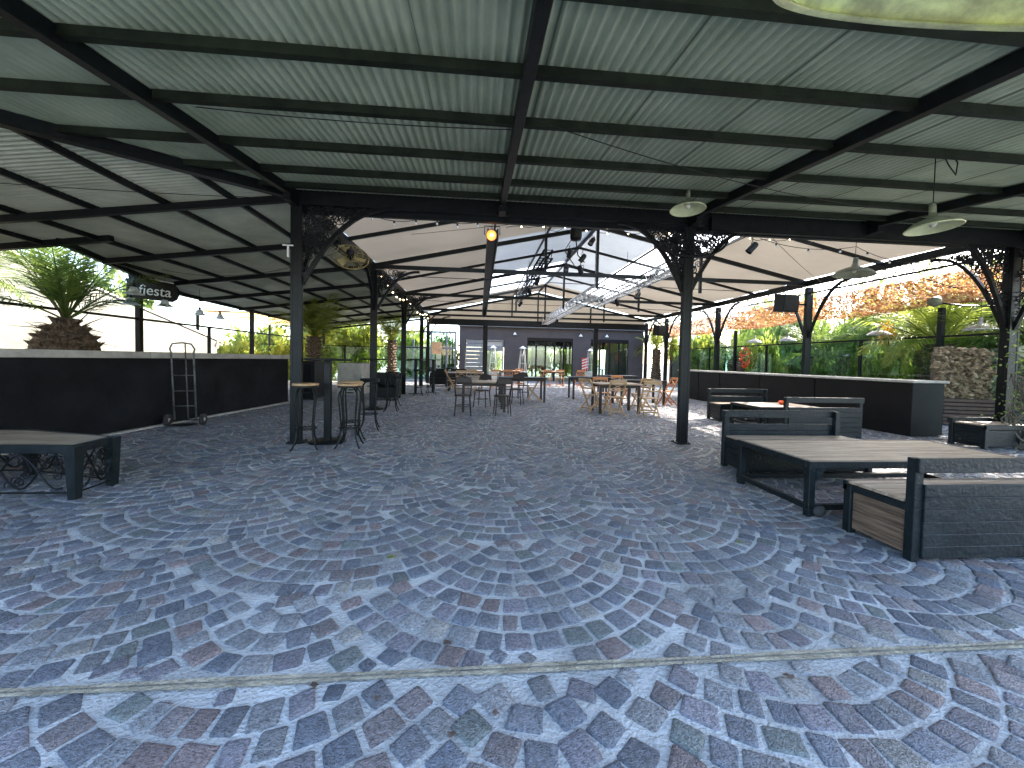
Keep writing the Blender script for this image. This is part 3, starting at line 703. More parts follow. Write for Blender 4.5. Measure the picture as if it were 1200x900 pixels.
def mk_bent():
    t = thing('bentwood_chair', '', 'chair')
    b = MB(); b.disc((0, 0, .44), .2, .03, 26); b.build('seat', 'darkwood', t)
    for (x, y) in ((-.15, .15), (.15, .15), (-.15, -.15), (.15, -.15)):
        b = MB(); b.tube([(x, y, .44), (x*1.2, y*1.2, .0)], [.017, .012], 7); b.build('leg', 'darkwood', t)
    b = MB(); b.tube([(-.16, -.14, .44), (-.18, -.19, .65), (-.17, -.22, .8), (-.1, -.235, .87), (0, -.24, .885), (.1, -.235, .87), (.17, -.22, .8), (.18, -.19, .65), (.16, -.14, .44)], .014, 7)
    b.build('back_frame', 'darkwood', t)
    b = MB(); b.bbox(-.17, .17, -.25, -.225, .74, .87, .008); b.build('back_panel', 'darkwood', t)
    b = MB(); 
    for z in (.62, .68): b.bar((-.17, -.19, z), (.17, -.19, z), .012, .02)
    b.build('back_rail', 'darkwood', t)
    b = MB(); b.tube([(.16*math.cos(i*PI/10), .16*math.sin(i*PI/10), .22) for i in range(21)], .008, 5, False); b.build('leg_ring', 'darkwood', t)
    return t
BC = Series(mk_bent, 'dark bentwood chairs of the centre tables')
BC.at((-.36, 8.95, 0), .05, 'dark chair with a wide solid back, left of the nearest centre pair', 1.03)
BC.at((.56, 9.05, 0), .1, 'dark bentwood chair with open back, right of the nearest centre pair')
BC.at((.1, 10.6, 0), PI-.4, 'dark bentwood chair behind the nearest centre table')
BC.at((1.1, 11.2, 0), 2.8, 'dark bentwood chair between the two centre tables')
BC.at((1.5, 12.9, 0), PI, 'dark bentwood chair behind the round black centre table')
def mk_table(mm, w, d, h=.76, leg='darkwood'):
    def f():
        t = thing('dining_table', '', 'table')
        b = MB(); b.bbox(-w/2, w/2, -d/2, d/2, h-.035, h, .006); b.build('table_top', mm, t)
        for x in (-1, 1):
            for y in (-1, 1):
                b = MB(); X = x*(w/2-.07); Y = y*(d/2-.07); b.bbox(X-.03, X+.03, Y-.03, Y+.03, 0, h-.035, .004); b.build('leg', leg, t)
        b = MB()
        for y in (-1, 1): b.bbox(-w/2+.05, w/2-.05, y*(d/2-.06)-.012, y*(d/2-.06)+.012, h-.11, h-.036, .003)
        b.build('apron', leg, t); return t
    return f
TA = Series(mk_table('plank', 1.15, .75, .76), 'wooden dining tables')
TA.at((.12, 9.75, 0), .05, 'wood topped dining table behind the two nearest dark chairs')
TA.at((3.55, 9.75, 0), .03, 'wood topped dining table among the nearest tan folding chairs')
TA.at((-.55, 15.9, 0), 0, 'wood topped dining table with tan chairs, far left of the centre group', (1.3, 1, 1))
TA.at((1.6, 20.2, 0), 0, 'dining table in front of the dark wall between glass doors and window')
TA.at((3.9, 20.3, 0), 0, 'dining table among the far reddish chairs by the folding doors')
TB = Series(mk_table('blackm', 1.5, .8, .77), 'dark topped dining tables')
TB.at((1.35, 12.1, 0), 0, 'black topped dining table behind the centre dark chairs')
TB.at((4.95, 11.6, 0), .05, 'black topped dining table behind the nearest tan folding chairs, right')
TB.at((3.9, 13.2, 0), 0, 'black topped dining table farther back in the right group')
TB.at((5.6, 15.2, 0), 0, 'black topped dining table near the right counter end, farthest of the right group')
FT.at((2.9, 9.75, 0), -PI/2+.5, 'tan folding chair at the left end of the nearest right table')
FT.at((3.32, 9.2, 0), .1, 'tan folding chair with its back to the camera, left of two')
FT.at((4.15, 9.05, 0), -.1, 'tan folding chair with its back to the camera, right of two')
FT.at((4.45, 10.2, 0), PI/2+.4, 'tan folding chair turned sideways behind the right pair')
FT.at((1.75, 12.15, 0), PI/2-.15, 'tall tan folding chair right of the black centre table')
FT.at((-1.1, 15.5, 0), -PI/2, 'tan folding chair at the left end of the far left dining table')
FT.at((-.7, 15.2, 0), .1, 'tan folding chair at the far left dining table, near side left')
FT.at((-.1, 15.2, 0), -.1, 'tan folding chair at the far left dining table, near side right')
FT.at((-.3, 16.6, 0), PI, 'tan folding chair on the far side of the far left dining table')
rp = [((3.45, 10.5, 0), PI, 'reddish folding chair behind the nearest right table'), ((.7, 17.0, 0), .1, 'reddish folding chair under the slatted window'), ((1.3, 17.2, 0), -.1, 'reddish folding chair in front of the mauve wall, left'),
      ((2.0, 19.5, 0), .1, 'reddish folding chair in front of the mauve wall, right'), ((3.3, 18.6, 0), .1, 'reddish folding chair in front of the glass doors, left of three'), ((4.1, 19.2, 0), -.2, 'reddish folding chair in front of the glass doors, middle of three'),
      ((5.0, 18.9, 0), .15, 'reddish folding chair in front of the glass doors, right of three'), ((4.6, 12.2, 0), PI+.2, 'reddish folding chair behind the dark right table'), ((5.8, 11.4, 0), PI/2, 'reddish folding chair at the right end of the dark right table')]
for a in rp: FR.at(*a)
# dark lounge seats at the far left
def mk_sofa():
    t = thing('wicker_armchair', '', 'armchair')
    b = MB(); b.bbox(-.4, .4, -.38, .38, .08, .4, .02); b.build('seat', 'blackm', t)
    b = MB(); b.bbox(-.4, .4, -.40, -.28, .4, .82, .02); b.build('backrest', 'blackm', t)
    for x in (-1, 1): b = MB(); b.bbox(min(x*.4, x*.3), max(x*.4, x*.3), -.27, .38, .402, .62, .02); b.build('armrest', 'blackm', t)
    for x in (-.35, .35):
        for y in (-.33, .33): b = MB(); b.bbox(x-.03, x+.03, y-.03, y+.03, 0, .08, .003); b.build('leg', 'steel', t)
    return t
SF = Series(mk_sofa, 'dark wicker armchairs at the far left')
for k, (x, y) in enumerate(((-1.9, 18.6), (-1.0, 19.0), (-2.9, 12.4))): SF.at((x, y, 0), PI, ['dark wicker armchair far back, left of the pavilion pillar', 'dark wicker armchair far back, nearer the pavilion pillar', 'dark wicker armchair beyond the second left post'][k])
# patio heaters
def mk_heater():
    t = thing('patio_heater', '', 'patio heater')
    b = MB(); b.bbox(-.22, .22, -.22, .22, 0.02, .75, .01); b.build('burner_box', 'chrome', t)
    b = MB()
    for sx in (-1, 1):
        for sy in (-1, 1): b.bar((sx*.2, sy*.2, .75), (sx*.09, sy*.09, 2.05), .025, .025)
    for z, w in ((1.2, .162), (1.65, .124)):
        for a, c in (((-w, -w), (w, -w)), ((w, -w), (w, w)), ((w, w), (-w, w)), ((-w, w), (-w, -w))): b.bar((*a, z), (*c, z), .012, .012)
    b.build('pyramid_frame', 'chrome', t)
    b = MB(); b.tube([(0, 0, .75), (0, 0, 2.0)], .05, 12); b.build('glass_tube', 'glass', t)
    b = MB(); b.v = [(-.2, -.2, 2.05), (.2, -.2, 2.05), (.2, .2, 2.05), (-.2, .2, 2.05), (0, 0, 2.2)]; b.f = [(0, 1, 4), (1, 2, 4), (2, 3, 4), (3, 0, 4), (3, 2, 1, 0)]; b.sm = [False]*5; b.build('cap', 'chrome', t)
    return t
HT = Series(mk_heater, 'pyramid patio heaters by the far building')
for k, p in enumerate(((.75, 21.2, 0), (2.35, 20.9, 0), (6.6, 22.6, 0))): HT.at(p, .1, ['pyramid patio heater in front of the glazed window', 'pyramid patio heater left of the folding glass doors', 'pyramid patio heater beside the second door opening'][k], .95)

# ------------------------------------------------------------------ far building
YF = 24.2
t = thing('restaurant_building', 'low dark mauve building with folding glass doors at the far end', 'building', (4, YF, 0))
def wallb(x0, x1, z0, z1, mm='facade', y0=YF, y1=YF+.25, nm='wall', **kw):
    b = MB(); b.box(x0, x1, y0, y1, z0, z1); return b.build(nm, mm, t, **kw)
for (x0, x1) in ((1.55, 3.0), (5.95, 7.1), (9.6, 10.6)): wallb(x0, x1, 0, 2.75)
wallb(-.9, 10.6, 2.752, 3.35, nm='fascia'); wallb(-1.3, 11, 3.352, 3.5, 'facade2', YF-.35, YF+8, nm='roof')
wallb(-.9, 1.55, 2.55, 2.75, 'facade'); wallb(-1.25, -.9, 0, 3.35, 'facade', nm='pillar')
wallb(-1.25, -1.05, 0, 3.3, 'facade', YF+.3, YF+7, nm='side_wall'); wallb(10.4, 10.6, 0, 3.35, 'facade', YF+.3, YF+7, nm='side_wall')
def doorset(x0, x1, n, z1=2.55):
    for k in range(n+1):
        x = x0+(x1-x0)*k/n; b = MB(); b.box(x-.05, x+.05, YF+.02, YF+.12, 0, z1)
        b.build('door_frame', 'blackm', t)
    for k in range(n):
        xa = x0+(x1-x0)*k/n+.052; xb = x0+(x1-x0)*(k+1)/n-.052; b = MB()
        b.box(xa, xb, YF+.06, YF+.07, .08, z1-.06); p = b.build('glass_pane', 'glass', t)
    b = MB(); b.box(x0, x1, YF+.015, YF+.13, z1, z1+.198); b.build('lintel', 'blackm', t)
doorset(3.0, 5.95, 5); doorset(7.1, 9.6, 4)
# window with slat wall left of it
b = MB()
for k in range(10): b.box(-.85, .25, YF+.05, YF+.12, .15+k*.24, .37+k*.24)
b.build('slat_screen', 'facade2', t)
b = MB(); b.box(.3, 1.5, YF+.02, YF+.1, 0, .5); b.box(.3, .38, YF+.02, YF+.1, .5, 2.55); b.box(1.42, 1.5, YF+.02, YF+.1, .5, 2.55); b.box(.38, 1.42, YF+.02, YF+.1, 1.85, 2.15); b.box(.38, 1.42, YF+.02, YF+.1, 2.45, 2.55); w_ = b.build('window', 'facade2', t)
b = MB(); b.box(.385, 1.415, YF+.05, YF+.06, .505, 1.845); p = b.build('window_pane', 'glass', t)
b = MB()
for k in range(4): b.box(.385, 1.415, YF+.12, YF+.15, 2.17+k*.07, 2.21+k*.07)
b.build('blind', 'whitep', t)
b = MB(); b.box(-1.2, 10.4, YF+.3, YF+7, .002, .03); b.build('floor_slab', 'conc', t)
b = MB()
for x in (.9, 2.1, 3.4, 4.3, 5.2, 6.6, 7.7, 8.6, 9.7): b.box(x-.06, x+.06, YF+6.9, YF+7, 0, 3.3)
b.box(-1, 10.4, YF+6.9, YF+6.99, 2.3, 3.3); b.build('rear_frame', 'blackm', t)
for k, x in enumerate((3.9, 5.1, 8.0)):
    b = MB(); b.lathe([(.02, 2.3), (.1, 2.25), (.2, 2.1), (.2, 2.08)], 14, (x, YF+2.5, 0)); b.build('interior_lamp', 'whitep', t)
b = MB(); b.box(3.3, 5.4, YF+3, YF+3.7, .72, .76); b.box(7.5, 9.1, YF+3, YF+3.7, .72, .76)
for x in (3.4, 5.3, 7.6, 9.0): b.box(x-.04, x+.04, YF+3.3, YF+3.4, .03, .72)
b.build('interior_table', 'darkwood', t)
# wall signs
t2 = thing('extinguisher_sign', 'red and white diagonal striped fire extinguisher sign on the dark pier', 'sign', (6.75, YF-.02, .9))
b = MB(); b.bbox(6.55, 6.95, YF-.02, YF-.004, .75, 1.55, .003); b.build('sign_board', 'redp', t2)
b = MB()
for k in range(4):
    z = .80+k*.18; b.v += [(6.56, YF-.024, z), (6.94, YF-.024, z+.12), (6.94, YF-.024, z+.19), (6.56, YF-.024, z+.07)]; n = len(b.v); b.f.append((n-4, n-3, n-2, n-1)); b.sm.append(False)
b.build('stripes', 'whitep', t2)
t2 = thing('fire_extinguisher', 'small red fire extinguisher standing under the striped sign', 'extinguisher', (6.75, YF-.15, 0))
b = MB(); b.lathe([(0, .02), (.08, .02), (.085, .05), (.085, .42), (.06, .5), (.03, .53), (.0, .53)], 16, (6.75, YF-.15, 0)); b.build('cylinder', 'redp', t2)
b = MB(); b.box(6.72, 6.78, YF-.19, YF-.11, .53, .6); b.build('valve', 'blackm', t2)
for k, x in enumerate((2.2, 6.4, 8.1)):
    t2 = thing('wall_lamp', ['small white conical wall lamp on the dark fascia, left', 'small white conical wall lamp on the dark fascia, middle', 'small white conical wall lamp on the dark fascia, right'][k], 'wall lamp', (x, YF-.1, 2.95), 'wall lamps on the far building')
    b = MB(); b.lathe([(.02, 3.05), (.05, 3.0), (.12, 2.9), (.12, 2.89)], 14, (x, YF-.15, 0)); b.build('shade', 'whitep', t2)
    b = MB(); b.bar((x, YF-.15, 3.05), (x, YF, 3.1), .02, .02); b.build('arm', 'steel', t2)
# glazed pavilion at far left
t = thing('glazed_pavilion', 'glazed garden pavilion with grey frames left of the dark building', 'building', (-3, 25, 0))
for x in (-5.2, -4.1, -3.0, -2.05, -1.5):
    b = MB(); b.box(x-.05, x+.05, 24.4, 24.5, 0, 2.9); b.build('mullion', 'facade2', t)
b = MB(); b.box(-5.25, -1.45, 24.39, 24.51, 1.9, 2.02); b.box(-5.25, -1.45, 24.39, 24.51, 2.9, 3.02); b.box(-5.25, -1.45, 24.39, 24.51, 0, .12); b.build('transom', 'facade2', t)
b = MB(); b.box(-5.2, -1.5, 24.44, 24.45, .12, 2.9); b.build('glass_pane', 'glass', t)
t = thing('white_umbrella', 'small peach cloth panel hung at the far left beside the pavilion', 'panel', (-2.6, 20.5, 0)) if False else None
b = MB(); b.bbox(-2.62, -2.1, 21.5, 21.53, 1.55, 2.2, .004); t = b.build('hanging_panel', mat('peach_panel', (.7, .45, .3), .7)); tag(t, 'small peach coloured board hanging beside the last left posts', 'board')

# ------------------------------------------------------------------ vegetation
def frond_mesh(name, L=2.0, leaf=.42, n=46, droop=.9, rise=1.1, mm='leafA', seed=0, stiff=.0):
    rnd = random.Random(seed); b = MB(); pts = []
    for i in range(13):
        t = i/12; pts.append(Vector((L*t*(1-.18*droop*t), 0, rise*L*.5*t - droop*L*.55*t*t)))
    b.tube(pts, [.018*(1-.85*i/12) for i in range(13)], 4, False)
    for i in range(n):
        t = .14+.86*i/n; j = min(11, int(t*12)); f_ = t*12-j; p = pts[j].lerp(pts[j+1], f_); T = (pts[j+1]-pts[j]).normalized()
        ll = leaf*math.sin(PI*min(1, .25+.78*t))**.7*rnd.uniform(.85, 1.1)
        for s_ in (-1, 1):
            side = Vector((0, s_, 0)); upv = Vector((-T.z, 0, T.x))
            d = (T*.65+side*.75+upv*(.25-.45*rnd.random())).normalized(); w = T.cross(d).cross(d).normalized()*.012
            q = p+d*ll+Vector((0, 0, -ll*.18)); m2 = p+d*ll*.5
            b.quad(p-w*.5, m2-w, q, m2+w)
    me = bpy.data.meshes.new(name); me.from_pydata(b.v, [], b.f); me.update(); return b
FR_ = [frond_mesh('f', 2.0, .45, 46, .7, 1.2, seed=1), frond_mesh('f', 2.0, .40, 44, 1.15, 1.0, seed=2), frond_mesh('f', 1.8, .42, 42, .35, 1.5, seed=3)]
FV = [np.array(f.v) for f in FR_]; FF = [np.array([q for q in f.f]) for f in FR_]
def crown_arrays(n, size, seed, up_bias=.3):
    r = np.random.default_rng(seed); Vs = []; Fs = []; off = 0
    for k in range(n):
        i = r.integers(0, 3); az = k*2.399+r.uniform(-.2, .2); el = (r.random()**.8)*1.25-.35+up_bias*.3; s = size/2*r.uniform(.8, 1.12)
        ce, se = math.cos(el), math.sin(el); V = FV[i]*s
        tw = r.uniform(-.5, .5); y, z = V[:, 1].copy(), V[:, 2].copy(); V = V.copy(); V[:, 1] = y*math.cos(tw)-z*math.sin(tw)*.2; V[:, 2] = z+y*math.sin(tw)*.5
        x, z = V[:, 0]*ce-V[:, 2]*se*.6, V[:, 0]*se+V[:, 2]*ce
        X = x*math.cos(az)-V[:, 1]*math.sin(az); Y = x*math.sin(az)+V[:, 1]*math.cos(az)
        Vs.append(np.stack([X, Y, z], 1)); Fs.append(FF[i]+off); off += len(V)
    return np.concatenate(Vs), np.concatenate(Fs)
def np_mesh(name, V, Fq, m):
    me = bpy.data.meshes.new(name); me.vertices.add(len(V)); me.vertices.foreach_set('co', V.astype(np.float32).ravel())
    k = Fq.shape[1]; me.loops.add(Fq.size); me.loops.foreach_set('vertex_index', Fq.ravel().astype(np.int32)); me.polygons.add(len(Fq))
    me.polygons.foreach_set('loop_start', np.arange(len(Fq))*k); me.polygons.foreach_set('loop_total', np.full(len(Fq), k)); me.update(calc_edges=True)
    me.materials.append(M[m]); return me
CR = {}
def palm(x, y, z0, ht, tr, label, size=2.0, n=34, mm='leafA', fat=False, group='palms in the gardens'):
    t = thing('palm_tree', label, 'palm', (x, y, z0), group)
    key = (n//10, mm, fat)
    if key not in CR:
        V, Fq = crown_arrays(n, 2.0, len(CR)+5, 1.2 if fat else .3); CR[key] = np_mesh('crown', V, Fq, mm)
    o = bpy.data.objects.new('crown', CR[key]); COL.objects.link(o); o.parent = t; o.location = (0, 0, ht); o.scale = (size/2,)*3; o.rotation_euler = (0, 0, random.random()*6)
    b = MB(); rnd = random.Random(int(x*31+y*17)); k = 9
    prof = [(tr*(1.18-.3*i/k+.1*math.sin(i)), ht*i/k) for i in range(k+1)] if not fat else [(tr*.98, 0), (tr*1.08, .14), (tr*1.02, .3), (tr*.82, .46), (tr*.55, .58), (tr*.36, .68), (tr*.3, ht+.05)]
    b.lathe(prof, 18, (0, 0, 0), wav=lambda a, r: .05*math.sin(a*5)+.04*math.sin(a*11))
    # leaf-base scales
    hh = prof[-1][1]; nr = max(5, int(hh/.13))
    for i in range(nr):
        zz = hh*(i+.3)/nr
        rr = np.interp(zz, [p[1] for p in prof], [p[0] for p in prof]); m3 = max(6, int(2*PI*rr/.16))
        for j in range(m3):
            a = 2*PI*(j+.5*(i % 2))/m3+rnd.uniform(-.08, .08); d = Vector((math.cos(a), math.sin(a), 0)); s_ = Vector((-math.sin(a), math.cos(a), 0))
            c = d*rr*.95+Vector((0, 0, zz)); w = rnd.uniform(.045, .075); o_ = rnd.uniform(.06, .11)
            tip = c+d*o_+Vector((0, 0, rnd.uniform(.05, .14)))
            n0 = len(b.v); b.v += [tuple(c-s_*w), tuple(c+s_*w), tuple(tip+s_*w*.6), tuple(tip-s_*w*.6), tuple(c-s_*w+Vector((0, 0, .1))), tuple(c+s_*w+Vector((0, 0, .1)))]
            b.f += [(n0, n0+1, n0+2, n0+3), (n0+3, n0+2, n0+5, n0+4), (n0, n0+3, n0+4), (n0+1, n0+5, n0+2)]; b.sm += [False]*4
    me = bpy.data.meshes.new('trunk'); me.from_pydata(b.v, [], b.f); me.materials.append(M['trunk']); me.update()
    o = bpy.data.objects.new('trunk', me); COL.objects.link(o); o.parent = t
    if fat:                                                          # dry frond stubs sticking out
        b = MB()
        for k in range(520):
            a = rnd.uniform(0, 6.28); z = rnd.uniform(.0, .62)**1.0; rr = np.interp(z, [p[1] for p in prof], [p[0] for p in prof]); d = Vector((math.cos(a), math.sin(a), rnd.uniform(.1, 1.2))).normalized()
            p = Vector((math.cos(a)*rr, math.sin(a)*rr, z)); w = Vector((-math.sin(a), math.cos(a), 0))*rnd.uniform(.006, .016); L = rnd.uniform(.06, .17); b.quad(p-w, p+w, p+d*L+w*.2, p+d*L-w*.2)
        for k in range(46):
            a = rnd.uniform(0, 6.28); e = rnd.uniform(-.15, 1.1); L = rnd.uniform(.25, .75); d = Vector((math.cos(a)*math.cos(e), math.sin(a)*math.cos(e), math.sin(e)))
            z = rnd.uniform(.25, .6); p = Vector((0, 0, z)); b.tube([p, p+d*L*.6, p+d*L+Vector((0, 0, -.06))], [.016, .011, .004], 4, False)
        b.build('dry_stub', 'trunk', None); o = bpy.data.objects[-1] if False else None
        ob_ = [q for q in COL.objects if q.name.startswith('dry_stub') and q.parent is None][-1]; ob_.parent = t
    return t
BU = {}
def bush(x, y, z0, rx, ry, h, label, mm='leafC', n=2600, leaf=.09, group='shrubs in the gardens', name='shrub'):
    key = (mm, n, leaf)
    if key not in BU:
        r = np.random.default_rng(len(BU)+50); k = 26
        cs = r.normal(0, 1, (k, 3)); cs /= np.linalg.norm(cs, axis=1)[:, None]; cs *= r.uniform(.25, .85, (k, 1)); cs[:, 2] = cs[:, 2]*.5+.5
        idx = r.integers(0, k, n); p = cs[idx]+r.normal(0, .13, (n, 3)); p[:, 2] = np.abs(p[:, 2])
        a = r.normal(0, 1, (n, 3)); a /= np.linalg.norm(a, axis=1)[:, None]; b_ = np.cross(a, r.normal(0, 1, (n, 3))); b_ /= np.linalg.norm(b_, axis=1)[:, None]
        s = leaf*r.uniform(.6, 1.3, (n, 1)); V = np.stack([p-a*s, p-b_*s*.45, p+a*s, p+b_*s*.45], 1).reshape(-1, 3)
        BU[key] = np_mesh('foliage', V, np.arange(4*n).reshape(-1, 4), mm)
    t = thing(name, label, 'shrub', (x, y, z0), group)
    o = bpy.data.objects.new('foliage', BU[key]); COL.objects.link(o); o.parent = t; o.scale = (rx, ry, h); o.rotation_euler = (0, 0, 0)
    b = MB()
    for k in range(5):
        a = k*1.3; b.tube([(0, 0, 0), (rx*.25*math.cos(a), ry*.25*math.sin(a), h*.4), (rx*.5*math.cos(a), ry*.5*math.sin(a), h*.8)], [.03, .02, .008], 5, False)
    me = bpy.data.meshes.new('stems'); me.from_pydata(b.v, [], b.f); me.materials.append(M['trunk']); me.update(); o = bpy.data.objects.new('stems', me); COL.objects.link(o); o.parent = t
    return t
# left garden
palm(-7.95, 8.15, 1.16, .72, .42, 'squat palm with a bulbous shaggy trunk on top of the black wall', size=2.45, n=25, fat=True)
palm(-6.0, 14.6, .0, 2.0, .22, 'slender palm behind the nearest left post', size=2.2, n=34, mm='leafB')
palm(-4.6, 20.8, 0, 2.2, .22, 'yellow green palm seen between the second and third left posts', size=2.2, n=30, mm='leafB')
palm(-11.0, 8.8, 1.0, 1.7, .12, 'palm whose fronds enter at the far left edge beneath the roof', size=2.2, n=30)
palm(-8.6, 22.5, 0, 1.8, .22, 'distant palm seen under the orange awning', size=2.2, n=30, mm='leafB')
for k, a in enumerate([(-11.5, 20, 0, 1.3, 1.0, 2.0, 'bright yellow green bush left of the hand truck handle', 'leafB'), (-9.5, 21, 0, 1.2, 1, 2.2, 'bright bush behind the hand truck and thin post', 'leafB'),
    (-7.6, 19.5, 0, .9, .8, 1.7, 'dark round bush seen just left of the nearest post', 'leafC'), (-6.8, 23.5, 0, 1.6, 1, 3.6, 'tall yellow green shrub right of the nearest left post', 'leafB'),
    (-4.6, 26.5, 0, 2.0, 1, 3.3, 'pale green shrub seen past the second left post', 'leafB'), (-2.6, 27.5, 0, 1.6, 1, 2.9, 'green shrub behind the glazed pavilion', 'leafC'),
    (-9.8, 27, 0, 2.5, 1.2, 4.4, 'broad green tree crown far beyond the left garden', 'leafC'), (-13.5, 26, 0, 2.5, 1.2, 3.2, 'wide shrub far left near the end of the white wall', 'leafB')]): bush(*a)
for a in [(-14.5, 11.5, 0, 2.2, 2.0, 5.6, 'tall tree crown above the boundary wall at the left edge', 'leafB'), (-15, 16.5, 0, 2.2, 2.2, 4.3, 'lower tree crown above the falling top of the boundary wall', 'leafC')]: bush(*a)
# behind building
for k, (x, h_) in enumerate(((3.5, 2.8), (5.3, 3.1), (7.6, 2.9), (9.4, 3.0), (1.1, 2.6))):
    bush(x, 32.6+.3*k, 0, 1.3, .8, h_, ['leafy shrub seen through the left glass doors', 'leafy shrub seen through the middle glass doors', 'leafy shrub seen through the second door opening, left', 'leafy shrub seen through the second door opening, right', 'leafy shrub seen through the far window'][k], 'leafC' if k % 2 else 'leafB')
# right garden
palm(12.9, 9.8, 0, 2.0, .3, 'palm with arching fronds behind the counter, left of the thick right post', size=2.8, n=34, mm='leafB')
palm(14.8, 11.6, 0, 1.9, .25, 'palm in the right garden with upright yellow green fronds', size=2.6, n=34, mm='leafB')
palm(13.6, 14.2, 0, 1.7, .55, 'palm with a chunky diamond patterned trunk behind the speaker post', size=2.4, n=34)
palm(13.8, 19.5, 0, 1.5, .5, 'far palm with patterned trunk between the third and fourth right posts', size=2.2, n=34)
palm(14.6, 8.6, 0, 2.3, .3, 'dark green palm high behind the thick right post', size=3.0, n=34)
palm(11.4, 24.0, 0, 2.2, .25, 'yellow green palm beside the far end of the dark building', size=2.2, n=30, mm='leafB')
for a in [(13.4, 11.9, 0, .9, .8, 2.3, 'light green shrub behind the middle of the counter', 'leafB'), (12.7, 12.9, 0, .8, .7, 1.9, 'bushy green shrub behind the counter near the speaker post', 'leafC'), (16.0, 10.2, 0, 1.7, 1.6, 4.3, 'tall dark shrub right of the sunlit palm', 'leafC'),
          (16.2, 14, 0, 1.6, 2.0, 4.4, 'tall green shrub beyond the teal fence', 'leafC'), (16.4, 18.2, 0, 1.7, 2.2, 4.6, 'green shrub beyond the teal fence, farther back', 'leafC'), (13.0, 16.8, 0, .8, .8, 2.6, 'small pale shrub by the farther lamps', 'leafB'),
          (13.6, 22.6, 0, 1.4, 1, 3.4, 'yellow green climber covered shrub by the last right post', 'leafB'), (15.4, 7.0, 0, 1.5, 1.4, 4.2, 'dense shrub at the right edge behind the post', 'leafC'), (17.8, 22.5, 0, 2.4, 2.2, 5.0, 'large shrub at the far right end of the garden', 'leafC')]: bush(*a)
bush(12.9, 11.2, 2.0, .35, .3, .75, 'cluster of orange flowering branches above the fence rail', 'leafO', 500, .1)
bush(11.9, 23.0, 1.2, .5, .4, 1.9, 'yellow leafy creeper hanging beside the far speaker', 'leafB', 1200, .08)

# ------------------------------------------------------------------ fences and walls of the gardens
def rail_fence(name, label, pts, zt, gl, z0=0, posth=None):
    t = thing(name, label, 'fence', (*pts[0], z0))
    for p, q in zip(pts[:-1], pts[1:]):
        b = MB(); b.bar((*p, zt), (*q, zt), .05, .05); b.build('top_rail', 'steel', t)
        if gl:
            d = Vector((q[0]-p[0], q[1]-p[1], 0)).normalized()*.05
            b = MB(); b.bar((p[0]+d.x, p[1]+d.y, (z0+zt)/2), (q[0]-d.x, q[1]-d.y, (z0+zt)/2), .01, zt-z0-.1); b.build('glass_panel', gl, t)
    for i, p in enumerate(pts):
        h_ = posth if (posth and i % 2 == 0) else zt+.02
        b = MB(); w = .055 if h_ > zt+.1 else .035; b.bbox(p[0]-w, p[0]+w, p[1]-w, p[1]+w, z0, h_, .005); b.build('fence_post', 'steel', t)
    return t
rail_fence('glass_fence', 'steel framed glass fence along the right garden behind the counter', [(12.0, y) for y in (5.0, 7.0, 9.1, 11.2, 13.2, 15.2, 17.2, 19.2, 21.2, 23.2)], 2.15, 'tealglass', posth=2.9)
rail_fence('rail_fence', 'thin steel rail fence on posts along the outer left garden edge', [(-8.15, y) for y in (4.5, 7.2, 10.0, 12.4, 14.6, 18.0, 21.0)], 2.1, None, .6, posth=3.05)
rail_fence('mesh_fence', 'low wire and glass fence beyond the left garden', [(-12.5, 22.5), (-10, 22.4), (-7.5, 22.3), (-5, 22.2), (-3, 22.2)], 1.9, 'tealglass')
t = thing('teal_fence', 'tall teal corrugated sheet fence at the back of the right garden', 'fence', (16.5, 14, 0))
b = MB(); n = 560; base = 0
for i in range(n+1):
    y = 4+i*.04; x = 16.6+.02*math.sin(i*1.57); b.v += [(x, y, 0), (x, y, 2.15)]
for i in range(n): a = 2*i; b.f.append((a, a+2, a+3, a+1)); b.sm.append(True)
b.build('corrugated_panel', 'teal', t)
for y in range(5, 27, 3): b = MB(); b.box(16.45, 16.55, y, y+.1, 0, 2.25); b.build('fence_post', 'steel', t)
t = thing('slatted_planter', 'brown horizontal slat planter front below the rubble wall', 'planter', (11.4, 7.9, 0))
b = MB(); b.bar((10.72, 8.03, .33), (12.3, 7.60, .33), .02, .6); b.build('backing_board', 'counter', t)
for k in range(7): b = MB(); b.bar((10.7, 7.98, .06+k*.088), (12.3, 7.55, .06+k*.088), .025, .066, b=.003); b.build('slat', 'slat', t)
for u in (0, 1): b = MB(); x = 10.75+1.5*u; y = 8.03-.4*u; b.bbox(x-.03, x+.03, y, y+.06, 0, .64, .004); b.build('corner_post', 'slat', t)
b = MB(); b.v = [(10.75, 8.05, .5), (12.3, 7.65, .5), (12.4, 8.6, .5), (10.9, 8.9, .5)]; b.f = [(0, 1, 2, 3)]; b.sm = [False]; b.build('soil_fill', 'soil', t)
t = thing('rubble_wall', 'sunlit wall of piled pale rubble stones above the slatted planter', 'wall', (12, 8.3, 0))
b = MB(); rnd = random.Random(5); ico = None
import bmesh as _bm
bm_ = _bm.new(); _bm.ops.create_icosphere(bm_, subdivisions=2, radius=1); IV = [v.co.copy() for v in bm_.verts]; IF = [tuple(v.index for v in f.verts) for f in bm_.faces]; bm_.free()
